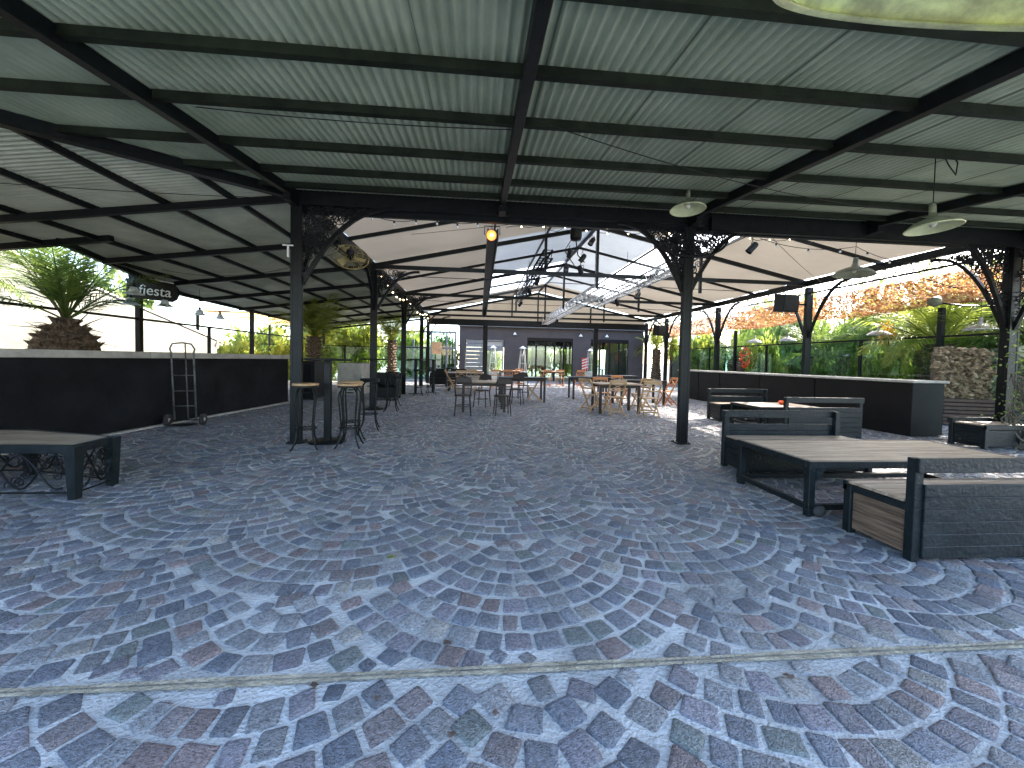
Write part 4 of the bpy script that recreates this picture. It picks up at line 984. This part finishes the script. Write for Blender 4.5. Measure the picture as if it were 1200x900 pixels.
for r_ in range(13):
    for c_ in range(21):
        u = (c_+.5*(r_ % 2)+rnd.uniform(-.45, .45))/21; x = 10.95+1.9*u; y = 8.35-.45*u+rnd.uniform(-.08, .08); z = .5+r_*.105+rnd.uniform(-.04, .04); n0 = len(b.v)
        s = Vector((rnd.uniform(.045, .09), rnd.uniform(.06, .11), rnd.uniform(.04, .08)))
        ph = rnd.random()*6
        for v in IV:
            k_ = 1+.2*math.sin(v.x*4+ph)+.2*math.sin(v.z*5+ph*2)+.16*math.sin(v.y*6+ph)+.12*math.sin(v.x*9+v.z*7)
            b.v.append((x+v.x*s.x*k_, y+v.y*s.y*k_, z+v.z*s.z*k_))
        for f in IF: b.f.append(tuple(n0+i for i in f)); b.sm.append(False)
b.build('stones', 'rock', t)
b = MB(); b.bar((10.95, 8.42, 1.1), (12.8, 7.97, 1.1), .12, 1.25); b.build('core', 'soil', t)
t = thing('boundary_wall', 'tall sunlit white boundary wall with a falling top edge on the far left', 'wall', (-11, 10, 0))
b = MB(); zt_ = lambda y: 3.63-.24*(y-9.84)
ys = [2, 6, 9.8, 13, 17.2]
for y0, y1 in zip(ys[:-1], ys[1:]):
    a = [(-11, y0), (-11, y1)]; n0 = len(b.v)
    b.v += [(-11, y0, 0), (-11, y1, 0), (-11, y1, zt_(y1)), (-11, y0, zt_(y0)), (-11.25, y0, 0), (-11.25, y1, 0), (-11.25, y1, zt_(y1)), (-11.25, y0, zt_(y0))]
    b.f += [(n0, n0+1, n0+2, n0+3), (n0+5, n0+4, n0+7, n0+6), (n0+3, n0+2, n0+6, n0+7)]; b.sm += [False]*3
n0 = len(b.v)-8; b.f.append((n0+1, n0+5, n0+6, n0+2)); b.sm.append(False)
b.build('plaster_face', 'white', t)
b = MB(); b.bar((-11.12, 2, zt_(2)+.03), (-11.12, 17.2, zt_(17.2)+.03), .34, .06); b.build('coping', 'conc', t)
# orange awning at far left
t = thing('awning', 'orange cloth awning beyond the far end of the left roof', 'awning', (-10, 17, 2.9))
b = MB(); zc = lambda x, y: 3.28-.02*(y-15)+.03*math.sin(x*2)
for i in range(6):
    for j in range(6):
        x0 = -12.5+i*.62; y0 = 18.2+j*1.0; b.quad((x0, y0, zc(x0, y0)), (x0+.62, y0, zc(x0+.62, y0)), (x0+.62, y0+1.0, zc(x0+.62, y0+1.0)), (x0, y0+1.0, zc(x0, y0+1.0)), True)
b.build('cloth', 'awn', t)
for y in (18.3, 20.9, 24.2): b = MB(); b.bar((-12.5, y, 3.2), (-8.8, y, 3.2), .05, .05); b.build('frame_bar', 'steel', t)
for y in (18.3, 24.2): b = MB(); b.bbox(-12.55, -12.45, y-.05, y+.05, 0, 3.2, .004); b.build('awning_post', 'steel', t)
# shed
t = thing('garden_shed', 'small dark shed with a blue grey sheet roof beyond the right garden', 'shed', (14.5, 24, 0))
b = MB(); b.box(13.3, 16, 23.8, 26, 0, 2.6); b.prism([(13.3, 2.602), (16, 2.602), (14.65, 3.3)], 23.8, 26); b.build('walls', 'facade', t)
b = MB(); b.bar((14.65, 23.5, 3.36), (14.65, 26.2, 3.36), .1, .05); b.v += [(13.0, 23.5, 2.52), (14.65, 23.5, 3.36), (14.65, 26.3, 3.36), (13.0, 26.3, 2.52)]; n = len(b.v); b.f.append((n-4, n-3, n-2, n-1)); b.sm.append(False); b.build('roof', 'shedroof', t)
b = MB(); b.box(14.2, 14.7, 23.76, 23.797, 1.2, 1.9); b.build('window', 'blackm', t)

# ------------------------------------------------------------------ shade net of scraps on the right
def scraps(x0, x1, z0, z1, y0, y1, n, size, seed, thick=.0):
    r = np.random.default_rng(seed); u = r.random(n); y = r.uniform(y0, y1, n); x = x0+(x1-x0)*u; z = z0+(z1-z0)*u-.10*np.abs(np.sin((y-y0)*PI/4.15))*u+r.normal(0, .012, n)
    p = np.stack([x, y, z], 1); th = r.uniform(0, 6.28, n); s = size*r.uniform(.5, 1.4, n)
    sl = (z1-z0)/(x1-x0)
    a = np.stack([np.cos(th), np.sin(th), np.cos(th)*sl+r.normal(0, .35, n)], 1)*s[:, None]; c = np.stack([-np.sin(th), np.cos(th), -np.sin(th)*sl+r.normal(0, .35, n)], 1)*s[:, None]*r.uniform(.35, .8, (n, 1))
    return np.stack([p-a, p-c, p+a, p+c], 1).reshape(-1, 3)
t = thing('shade_net', 'mottled orange and white camouflage shade net stretched over the right garden edge', 'shade net', (11, 14, 3.2))
def addnp(name, V, m, **kw):
    me = np_mesh(name, V-np.array(t.location), np.arange(len(V)).reshape(-1, 4), m); o = bpy.data.objects.new(name, me); COL.objects.link(o); o.parent = t
    for k, v in kw.items(): o[k] = v
addnp('dry_leaf_scraps', scraps(9.3, 11.0, 3.62, 3.3, 5, 23.5, 2600, .022, 3), 'net3', label='sparse dark dry scraps near the hall eave')
addnp('pale_scraps', scraps(9.3, 12.0, 3.62, 3.0, 5, 23.5, 7000, .032, 1), 'net2', label='pale scraps')
addnp('orange_scraps', scraps(10.3, 12.0, 3.42, 3.0, 5, 23.5, 70000, .026, 2), 'net1', label='orange scraps')
addnp('brown_scraps', scraps(10.3, 12.0, 3.42, 3.0, 5, 23.5, 5000, .022, 4), 'net3', label='dark brown scraps')
b = MB()
for k in range(8): y = 5.6+k*2.5; b.tube([(9.2, y, 3.62), (10.6, y, 3.28), (12.0, y, 3.0)], .012, 5, False)
b.tube([(12.0, 5, 3.0), (12.0, 23.5, 3.0)], .015, 6, False); b.build('support_wire', 'steel', t)

# ------------------------------------------------------------------ sign
t = thing('fiesta_sign', 'black rounded board sign with white lettering and round disc on top, left garden', 'sign', (-8.1, 9.9, 2.75))
d = Vector((1, .05, 0)).normalized()
def sgn(u, z, o=0): return Vector((-8.22, 9.75, 2.80))+d*u+Vector((0, 0, z))+Vector((.05, -1, 0)).normalized()*o
def plate(pts, o0, o1):
    b = MB(); k = len(pts); b.v = [tuple(sgn(u, z, o0)) for u, z in pts]+[tuple(sgn(u, z, o1)) for u, z in pts]
    b.f = [tuple(range(k)), tuple(range(2*k-1, k-1, -1))]+[(i, k+i, k+(i+1) % k, (i+1) % k) for i in range(k)]; b.sm = [False]*(k+2); return b
pl = [(0, .22)]+[(0.05*(1-math.cos(a))*1.0, -.22+.0*a) for a in (0,)]+[(.95, -.30), (1.05, -.24), (1.1, -.12), (1.08, .02), (1.0, .12), (.85, .16), (.4, .24)]
plate(pl, 0, -.04).build('board', 'blackm', t)
plate([(.27+.27*math.cos(a), .32+.27*math.sin(a)) for a in [i*2*PI/24 for i in range(24)]], -.045, -.08).build('disc', 'blackm', t)
plate([(.24, .245), (1.0, .13), (1.0, .155), (.24, .275)], .012, .002).build('rule', 'whitep', t)
cu = bpy.data.curves.new('txt', 'FONT'); cu.body = 'fiesta'; cu.size = .33; cu.extrude = .004
tmp = bpy.data.objects.new('txt', cu); COL.objects.link(tmp); dg = bpy.context.evaluated_depsgraph_get(); me = bpy.data.meshes.new_from_object(tmp.evaluated_get(dg)); bpy.data.objects.remove(tmp)
me.materials.clear(); me.materials.append(M['whitep']); o = bpy.data.objects.new('lettering', me); COL.objects.link(o); o.parent = t
sx = d; sz = Vector((0, 0, 1)); sy = sx.cross(sz)
mt_ = Matrix((sx, sz*1.0 - sx*0, -sy*-1)).transposed().to_4x4()
o.matrix_local = Matrix.Translation(Vector(sgn(.26, -.13, .012))-t.location) @ Matrix.Rotation(math.atan2(d.y, d.x), 4, 'Z') @ Matrix.Rotation(PI/2, 4, 'X') @ Matrix.Rotation(-.09, 4, 'Z')
b = MB(); b.bar((-8.15, 9.98, 2.6), (-8.15, 9.82, 2.75), .04, .04); b.build('mount', 'steel', t)

# ------------------------------------------------------------------ pendant lamps
def shade(name, label, p, r, h, ztop, rim=.0, tilt=0, az=0, mo='enamel', mi='enamelin', group=None, cord=True):
    t = thing(name, label, 'pendant lamp', p, group); R = Matrix.Rotation(az, 4, 'Z') @ Matrix.Rotation(tilt, 4, 'Y')
    prof = [(r*.13, h), (r*.17, h*.74), (r*.34, h*.62), (r*.62, h*.46), (r*.85, h*.26), (r*.97, h*.07), (r, 0)]
    b = MB(); b.lathe([(0, h+.0)]+prof, 32, p, R); b.build('shade', mo, t)
    b = MB(); b.lathe([(rr*.985, z-.004) for rr, z in prof[1:]][::-1], 32, p, R); b.build('shade_lining', mi, t)
    b = MB(); b.lathe([(r*.99, -.006), (r*1.02, 0), (r*.99, .008), (r*.975, 0), (r*.99, -.006)], 32, p, R); b.build('rim', mi, t)
    top = Vector(p)+R @ Vector((0, 0, h))
    b = MB(); b.lathe([(0, h+.1), (r*.1, h+.1), (r*.13, h+.07), (r*.13, h-.01)], 14, p, R); b.build('cap', mo, t)
    b = MB(); q = Vector(p)+R @ Vector((0, 0, h*.45)); b.lathe([(.0, -.06), (.02, -.055), (.032, -.03), (.03, 0), (.015, .04), (.0, .05)], 12, tuple(q)); b.build('bulb', 'bulbc', t)
    if cord:
        b = MB(); b.tube([tuple(top), (top.x, top.y, ztop)], .005, 5); b.build('cord', 'steel', t)
    return t
G1 = 'enamel pendant lamps under the front roof'
shade('pendant_lamp', 'round enamel pendant lamp with yellow green inside hanging in front of the central post', (2.66, 4.85, 3.30), .215, .15, 3.56, tilt=.05, az=1.2, group=G1)
shade('pendant_lamp', 'large tilted enamel pendant lamp hanging on a cord at the upper right', (4.47, 3.5, 2.70), .21, .15, 3.45, tilt=.06, az=2.2, group=G1)
shade('pendant_lamp', 'wide grey pendant lamp hanging behind the header beam, over the counter', (6.55, 6.3, 2.93), .30, .2, 3.6, tilt=.08, group=G1, mi='enamel')
b = MB(); b.tube([(4.47, 3.46, 3.42), (4.55, 3.46, 3.3), (4.66, 3.48, 3.22), (4.70, 3.5, 3.35), (4.62, 3.5, 3.45)], .006, 5, False); tag(b.build('cable_loop', 'steel'), 'loose loop of black cable under the roof beside the large tilted lamp', 'cable')
p_ = (0.80, .59, 1.905); nrm = Vector((.0257, -.7726, 1)).normalized(); q_ = nrm.to_track_quat('Z', 'Y').to_matrix().to_4x4()
t = thing('pendant_lamp', 'huge aged cream lamp shade cut off by the top right corner of the view', 'pendant lamp', p_, G1)
pr = [(.05, .22), (.06, .17), (.1, .145), (.19, .11), (.27, .04), (.295, .015), (.30, 0)]
b = MB(); b.lathe(pr, 64, p_, q_); b.build('shade', 'cream', t)
b = MB(); b.lathe([(rr*.985, z-.004) for rr, z in pr][::-1], 64, p_, q_); b.build('shade_lining', 'cream', t)
b = MB(); b.lathe([(.296, -.006), (.303, -.002), (.305, .006), (.300, .012), (.288, .002), (.280, .004), (.276, .0), (.296, -.006)], 64, p_, q_); b.build('rim', 'cream', t)
top = Vector(p_)+nrm*.22; b = MB(); b.tube([tuple(top), (top.x, top.y, zf(1.0)-.1), (.82, 1.0, zf(1.0)-.08)], .005, 5); b.build('cord', 'steel', t)
for k, (x, y, z) in enumerate(((12.6, 8.72, 2.32), (12.5, 11.1, 2.34), (12.5, 14.7, 2.32), (12.5, 16.6, 2.34))):
    shade('garden_lamp', ['outdoor bell lamp nearest to the thick right post', 'outdoor bell lamp over the fence rail, second from the right', 'outdoor bell lamp right behind the speaker post', 'outdoor bell lamp above the hanging red decoration'][k], (x, y, z), .3, .2, 3.0, mo=mat('grey_pink_enamel', (.35, .27, .24), .6) if k == 0 else bpy.data.materials['grey_pink_enamel'], mi='whitep', group='bell lamps along the right garden fence')
    b = MB(); b.tube([(12.0, y, 3.0), (x, y, 3.0)], .01, 5); o = b.build('arm', 'steel', [q for q in COL.objects if q.name.startswith('garden_lamp')][-1])
# glass flower lamps on the left
for k, (x, y, z) in enumerate(((-7.02, 8.5, 2.50), (-7.27, 9.6, 2.40), (-7.6, 11.2, 2.37), (-7.9, 12.5, 2.39), (-7.75, 9.3, 2.38))):
    t = thing('glass_lamp', ['frilled glass pendant lamp hanging in front of the sign, left one', 'frilled glass pendant lamp hanging over the end of the sign lettering', 'frilled glass pendant lamp on the thin post line right of the sign', 'frilled glass pendant lamp farthest right, below the orange awning', 'frilled glass pendant lamp lower left below the sign'][k], 'pendant lamp', (x, y, z), 'frilled glass lamps over the left garden')
    b = MB(); b.lathe([(.02, .13), (.05, .12), (.07, .08), (.08, .04), (.12, .0), (.17, -.02)], 36, (x, y, z), wav=lambda a, r: (.10 if r > .1 else 0)*math.sin(6*a)); b.build('glass_shade', 'shell', t)
    b = MB(); b.lathe([(0, .19), (.025, .19), (.03, .16), (.025, .12)], 10, (x, y, z)); b.build('socket', 'blackm', t)
    b = MB(); b.tube([(x, y, z+.19), (x, y, max(zl(x)-.03, z+.3))], .003, 4); b.build('cord', 'steel', t)

# ------------------------------------------------------------------ stage gear inside the hall
def box_truss(label, x, z, y0, y1, w=.26, m='alu'):
    t = thing('lighting_truss', label, 'lighting truss', (x, (y0+y1)/2, z), 'box trusses hanging in the hall')
    h = w/2
    for sx in (-1, 1):
        for sz in (-1, 1): b = MB(); b.tube([(x+sx*h, y0, z+sz*h), (x+sx*h, y1, z+sz*h)], .024, 8); b.build('chord', m, t)
    b = MB(); n = int((y1-y0)/.25)
    for k in range(n):
        ya = y0+(y1-y0)*k/n; yb = ya+(y1-y0)/n
        for sx in (-1, 1):
            b.tube([(x+sx*h, ya, z-h), (x+sx*h, yb, z+h)] if k % 2 else [(x+sx*h, ya, z+h), (x+sx*h, yb, z-h)], .011, 5, False)
        b.tube([(x-h, ya, z-h), (x+h, ya, z-h)], .011, 5, False); b.tube([(x-h, ya, z+h), (x+h, ya, z+h)], .011, 5, False)
    b.build('lattice', m, t)
    b = MB()
    for y in (y0+.5, (y0+y1)/2, y1-.5): b.tube([(x, y, z+h), (x, y, zh(x)-.05)], .006, 5)
    b.build('hanger', 'steel', t)
box_truss('silver box truss hanging lowest under the ridge, running to the back', 3.45, 3.38, 11, 21, .3)
box_truss('silver box truss right of the ridge, nearer to the camera', 4.45, 3.55, 8, 15, .24)
box_truss('dark box truss with tangled lights on the left of the ridge', 1.6, 3.85, 9.2, 16.5, .2, 'steel')
def mk_par():
    t = thing('par_light', '', 'stage light')
    R = Matrix.Rotation(.7, 4, 'X')
    b = MB(); b.lathe([(0, .16), (.06, .15), (.085, .10), (.09, -.14), (.098, -.15), (.09, -.155), (.08, -.1), (0, -.09)], 18, (0, 0, -.2), R); b.build('can', 'blackm', t)
    b = MB(); b.tube([(-.11, 0, -.2), (-.11, 0, -.06), (0, 0, -.02), (.11, 0, -.06), (.11, 0, -.2)], .01, 6); b.tube([(0, 0, -.02), (0, 0, .08)], .012, 6); b.build('yoke', 'steel', t)
    b = MB(); b.lathe([(0, -.1), (.078, -.1)], 16, (0, 0, -.2), R); b.build('lens', 'chrome', t)
    return t
SP = Series(mk_par, 'black stage lights hanging in the hall')
pp = [((2.28, 9.9, 4.25), 0, 'top one on the ridge truss'), ((2.55, 9.6, 4.05), 1, 'below the ridge, left of the king post'), ((2.75, 9.5, 4.45), 2.2, 'close to the apex, right of the ridge clamp'), ((2.5, 9.6, 3.75), -.6, 'at tie beam height in the tangled cluster'),
      ((2.3, 10.3, 3.95), 2.7, 'behind the tangled cluster'), ((1.6, 10.9, 3.7), .4, 'on the near end of the dark box truss'), ((1.6, 12.6, 3.7), -.5, 'midway along the dark box truss'), ((1.6, 15.4, 3.7), 1.1, 'on the far end of the dark box truss'),
      ((4.7, 10.1, 3.85), .6, 'right of the silver truss on the tie beam'), ((4.55, 10.9, 3.4), 2, 'on the right silver truss, lower'), ((4.45, 12.3, 3.4), -1, 'on the right silver truss, far end'), ((5.3, 7.2, 3.75), 1.2, 'alone under the cream ceiling right of the central post'),
      ((.2, 15.9, 3.4), 0, 'on the far cable tray end'), ((3.4, 17, 3.2), .8, 'below the lowest silver truss, far away')]
for p, a, l in pp: SP.at(p, a, 'black par can stage light '+l, .72)
t = thing('winch_motor', 'dark cylindrical winch motor cluster clamped at the first truss apex', 'motor', (2.45, 9.8, 4.6))
b = MB(); b.lathe([(0, .16), (.13, .15), (.15, .1), (.15, -.1), (.12, -.16), (0, -.17)], 20, (2.4, 9.75, 4.55)); b.build('housing', 'blackm', t)
b = MB(); b.tube([(2.4, 9.75, 4.7), (2.4, 9.9, 4.85)], .02, 6); b.tube([(2.4, 9.75, 4.4), (2.45, 9.7, 4.0), (2.6, 9.6, 3.8)], .015, 6); b.tube([(2.3, 9.75, 4.42), (2.1, 9.7, 4.1), (2.35, 9.6, 3.7)], .012, 6); b.build('cable_bundle', 'steel', t)
t = thing('floodlight', 'round floodlight glowing orange at the end of the cable tray', 'floodlight', (.18, 6.6, 3.5))
R = Matrix.Rotation(-1.15, 4, 'X') @ Matrix.Rotation(.25, 4, 'Y'); c = (.18, 6.62, 3.42)
b = MB(); b.lathe([(0, .14), (.04, .13), (.07, .05), (.09, -.06), (.095, -.07)], 24, c, R); b.build('housing', 'blackm', t)
R2 = R
b = MB(); b.lathe([(.0, -.02), (.05, -.03), (.085, -.058)], 24, c, R); b.build('lamp_face', 'lampglow', t)
b = MB(); b.lathe([(.0, -.06), (.02, -.055), (.03, -.035), (.0, -.01)], 14, c, R); b.build('lamp_core', 'coreglow', t)
b = MB(); b.tube([(.05, 6.62, 3.42), (.05, 6.66, 3.58), (.31, 6.66, 3.58), (.31, 6.62, 3.42)], .008, 6); b.build('yoke', 'steel', t)
def speaker(label, p, w, rz):
    t = thing('wall_speaker', label, 'speaker', p, 'black speakers on the right posts')
    Rz = Matrix.Translation(p) @ Matrix.Rotation(rz, 4, 'Z') @ Matrix.Rotation(.08, 4, 'X')
    b = MB(); b.bbox(-w/2, w/2, -.15, .15, -w*.42, w*.42, .012, Rz); b.build('cabinet', 'blackm', t)
    b = MB(); b.bbox(-w/2+.03, w/2-.03, -.165, -.151, -w*.42+.03, w*.42-.03, .004, Rz); b.build('grille', 'steel', t)
    b = MB(); b.bar(Vector(p), Vector((9.1, p[1]+.1, p[2])), .03, .05); b.build('bracket_arm', 'steel', t)
speaker('square black speaker on the post behind the bar counter', (8.42, 10.0, 3.02), .55, .15)
speaker('small tilted black speaker on the far right post', (8.75, 18.2, 2.9), .6, .5)
# cage fan on the left post
t = thing('cage_fan', 'brass coloured cage fan hanging behind the nearest left bracket', 'fan', (-2.25, 6.75, 3.0))
R = Matrix.Rotation(.9, 4, 'X') @ Matrix.Rotation(.3, 4, 'Y'); c = Vector((-2.2, 6.75, 2.98))
b = MB()
for k in range(16):
    a = k*2*PI/16; b.tube([c+R @ Vector((.03*math.cos(a), .03*math.sin(a), -.08)), c+R @ Vector((.2*math.cos(a), .2*math.sin(a), -.08)), c+R @ Vector((.3*math.cos(a), .3*math.sin(a), 0)), c+R @ Vector((.2*math.cos(a), .2*math.sin(a), .08)), c+R @ Vector((.03*math.cos(a), .03*math.sin(a), .08))], .003, 4, False)
for rr, z in ((.3, 0), (.2, -.08), (.2, .08)): b.tube([c+R @ Vector((rr*math.cos(a), rr*math.sin(a), z)) for a in [i*PI/14 for i in range(29)]], .006, 5, False)
b.build('cage', 'gold', t)
b = MB()
for k in range(3):
    a = k*2*PI/3; u = Vector((math.cos(a), math.sin(a), 0)); v = Vector((-math.sin(a), math.cos(a), 0))
    P4 = [u*.04-v*.03, u*.24-v*.07+Vector((0, 0, .02)), u*.25+v*.07-Vector((0, 0, .02)), u*.04+v*.03]; b.quad(*[c+R @ q for q in P4])
b.build('blades', 'gold', t)
b = MB(); b.lathe([(0, .14), (.06, .13), (.07, .06), (.05, -.02), (0, -.04)], 16, tuple(c), R); b.build('motor', 'blackm', t)
b = MB(); b.bar(c, (-2.62, 6.6, 3.3), .03, .03); b.build('wall_arm', 'steel', t)
t = thing('white_wall_fitting', 'small white T shaped fitting on the nearest left post', 'fitting', (-2.78, 5.9, 2.85))
b = MB(); b.bbox(-2.795, -2.77, 5.86, 5.885, 2.72, 2.88, .004); b.build('stem', 'whitep', t); b = MB(); b.bbox(-2.86, -2.71, 5.86, 5.885, 2.883, 2.90, .003); b.build('cross_arm', 'whitep', t)
t = thing('swivel_spotlight', 'swivel spotlight on an arm beside the thick right post', 'spotlight', (8.5, 6.3, 2.55))
b = MB(); b.tube([(9.1, 6.0, 2.42), (8.75, 6.3, 2.46), (8.5, 6.45, 2.52)], .015, 6); b.build('arm', 'steel', t)
b = MB(); b.lathe([(0, .09), (.06, .08), (.09, .0), (.095, -.05), (.0, -.04)], 18, (8.42, 6.5, 2.56), Matrix.Rotation(1.0, 4, 'Y')); b.build('head', 'enamel', t)

# ------------------------------------------------------------------ string lights, wires
def sag(p, q, s, n=14): p, q = Vector(p), Vector(q); return [p.lerp(q, i/n)-Vector((0, 0, s*4*(i/n)*(1-i/n))) for i in range(n+1)]
def festoon(label, segs, drop=.06, lit=False, r=.02, nb=3):
    t = thing('string_lights', label, 'string lights', segs[0][0], 'strings of bulbs')
    b = MB()
    for p, q, s in segs: b.tube(sag(p, q, s), .006, 5, False)
    b.build('cable', 'steel', t)
    for p, q, s in segs:
        pts = sag(p, q, s, nb*2)
        for k in range(nb):
            c = pts[2*k+1]; b = MB(); b.lathe([(0, 0), (.014, 0), (.016, -drop*.6), (0, -drop*.62)], 8, tuple(c)); s_ = b.build('socket', 'blackm', t)
            b = MB(); b.lathe([(.008, 0), (r, -r*.9), (r*.9, -r*1.8), (0, -r*2.3)], 10, (c.x, c.y, c.z-drop*.6)); o = b.build('bulb', 'bulb' if lit else 'bulbc', t)
festoon('string of bulbs sagging under the cream ceiling beside the left bracket', [((-1.95, 6.5, 3.68), (-.9, 6.5, 3.62), .12), ((-.9, 6.5, 3.62), (.1, 6.5, 3.62), .08)])
festoon('string of bulbs sagging under the ceiling at the upper right', [((5.3, 7.0, 3.72), (7.3, 7.0, 3.66), .12), ((7.3, 7, 3.66), (9.1, 7.3, 3.5), .1)])
festoon('string of small bulbs along the right eave of the hall', [((9.05, y, 3.45), (9.05, y+4.1, 3.45), .14) for y in (7, 11.1, 15.2)], nb=5)
t = thing('fairy_lights', 'warm fairy lights wound along the beam in front of the first truss', 'string lights', (2.5, 6.3, 3.5))
b = MB(); pts = [Vector((.4+i*.12, 6.3+.04*math.sin(i*2), 3.47+.03*math.sin(i*1.7)-.02*math.cos(i))) for i in range(46)]; b.tube(pts, .006, 4, False)
for k in range(0): pass
b.build('cable', 'steel', t)
for k in range(2, 44, 3):
    c = pts[k]; b = MB(); b.lathe([(0, .012), (.011, 0), (0, -.012)], 6, (c.x, c.y-.01, c.z-.012)); b.build('bulb', 'bulb', t)
t = thing('fairy_lights', 'warm fairy lights winding along the left post line', 'string lights', (-2.6, 12, 3.3))
b = MB(); pts = [Vector((-2.6+.05*math.sin(i*1.9), 10.0+i*.22, 3.42-.25*abs(math.sin(i*.16)))) for i in range(52)]; b.tube(pts, .006, 4, False); b.build('cable', 'steel', t)
for k in range(1, 52, 3):
    c = pts[k]; b = MB(); b.lathe([(0, .022), (.02, 0), (0, -.022)], 6, (c.x+.02, c.y, c.z)); b.build('bulb', 'bulb', t)
wires = [((-9, 3.0, 2.75), (-2.8, 5.6, 3.45), .12, 'thin wire sagging below the left hip of the roof'), ((0.4, 3.2, 3.28), (6.2, 4.9, 3.48), .16, 'black cable sagging across the right bay of the front roof'),
         ((-2.4, 3.5, 3.36), (.25, 3.5, 3.36), .03, 'black cable along the third purlin left of the centre rafter'), ((-2.7, 8, 3.45), (-6.5, 8.5, 3.0), .3, 'drooping wire below the left side roof'), ((5.0, 6.4, 3.6), (9.0, 9.5, 3.5), .05, 'straight thin wire crossing the cream ceiling on the right'),
         ((-1.5, 8.5, 3.95), (2.6, 8.5, 4.6), .02, 'thin wire crossing the cream ceiling on the left')]
for p, q, s, l in wires: b = MB(); b.tube(sag(p, q, s, 20), .0045, 5, False); tag(b.build('overhead_cable', 'steel'), l, 'cable')
# ------------------------------------------------------------------ decorations
t = thing('paper_garland', 'red orange paper decoration hanging above the counter', 'decoration', (12.1, 16.3, 1.6))
b = MB(); rnd = random.Random(2)
for k in range(150):
    z = rnd.uniform(0, 1); rr = .05+.17*math.sin(PI*(1-z)**.8); a = rnd.uniform(0, 6.28); c = Vector((12.0+rr*math.cos(a)*.9-.15, 16.3+rr*math.sin(a), 1.15+.95*z)); s = rnd.uniform(.03, .07)
    u = Vector((rnd.gauss(0, 1), rnd.gauss(0, 1), rnd.gauss(0, 1))).normalized()*s; v = u.orthogonal().normalized()*s; b.quad(c-u, c-v, c+u, c+v)
b.build('petals', 'orange', t); b = MB(); b.tube([(11.85, 16.3, 2.1), (11.95, 16.3, 2.14)], .008, 4); b.tube([(11.85, 16.3, 1.15), (11.85, 16.3, 2.12)], .01, 4); b.build('cord', 'steel', t)
t = thing('dry_vine', 'tangle of dry grey vine around the foot of the thick right post', 'vine', (9.0, 5.5, 0))
b = MB(); rnd = random.Random(9)
for k in range(16):
    x, y = 8.95+rnd.uniform(-.1, .1), 5.6+rnd.uniform(-.15, .1); pts = []
    for i in range(12): pts.append((x+.10*math.sin(i*.8+k)+rnd.uniform(-.03, .03), y+.10*math.cos(i*.7+k*2), i*rnd.uniform(.10, .13)))
    b.tube(pts, [.02-.0012*i for i in range(12)], 5, False)
b.build('stems', mat('dry_vine_bark', (.10, .085, .065), .9, bump=.5), t)
b = MB(); r = random.Random(4)
for k in range(260):
    c = Vector((8.95+r.gauss(0, .16), 5.6+r.gauss(0, .14), r.uniform(.3, 2.0))); u = Vector((r.gauss(0, 1), r.gauss(0, 1), r.gauss(0, 1))).normalized()*.03; v = u.orthogonal()*.5; b.quad(c-u, c-v, c+u, c+v)
b.build('leaves', 'leafC', t)
# fallen leaves on the paving
for k, (x, y) in enumerate(((.08, 1.36), (-.07, 1.29), (-.55, 2.5), (-.36, 1.45), (-.62, 1.52), (1.3, 1.45), (2.25, 3.1), (1.9, 2.6), (-.12, 1.72))):
    b = MB(); a = k*1.7; s = .012+.004*(k % 3); pts = [(x+s*math.cos(a+i*PI/4)*(1 if i % 4 else 1.4), y+s*math.sin(a+i*PI/4)*.8, .013+.006*((i*7) % 3)) for i in range(8)]
    b.v = pts+[(x, y, .022)]; b.f = [(i, (i+1) % 8, 8) for i in range(8)]; b.sm = [True]*8
    o = b.build('fallen_leaf', 'net3' if k not in (2, 6, 7) else 'leafB')
    tag(o, ['brown dry leaf lying on the nearest row of cobbles, right of two', 'dark curled leaf lying on the nearest row of cobbles, left of two', 'yellow green leaf on the cobbles left of the middle', 'dark leaf scrap just below the paving joint', 'dark leaf scrap left in the mortar near the joint', 'small dark leaf scrap right of the middle below the joint', 'yellowish leaf near the low table foot', 'yellowish leaf on the cobbles right of the middle', 'dark leaf scrap just above the paving joint'][k], 'leaf', 'fallen leaves on the paving')
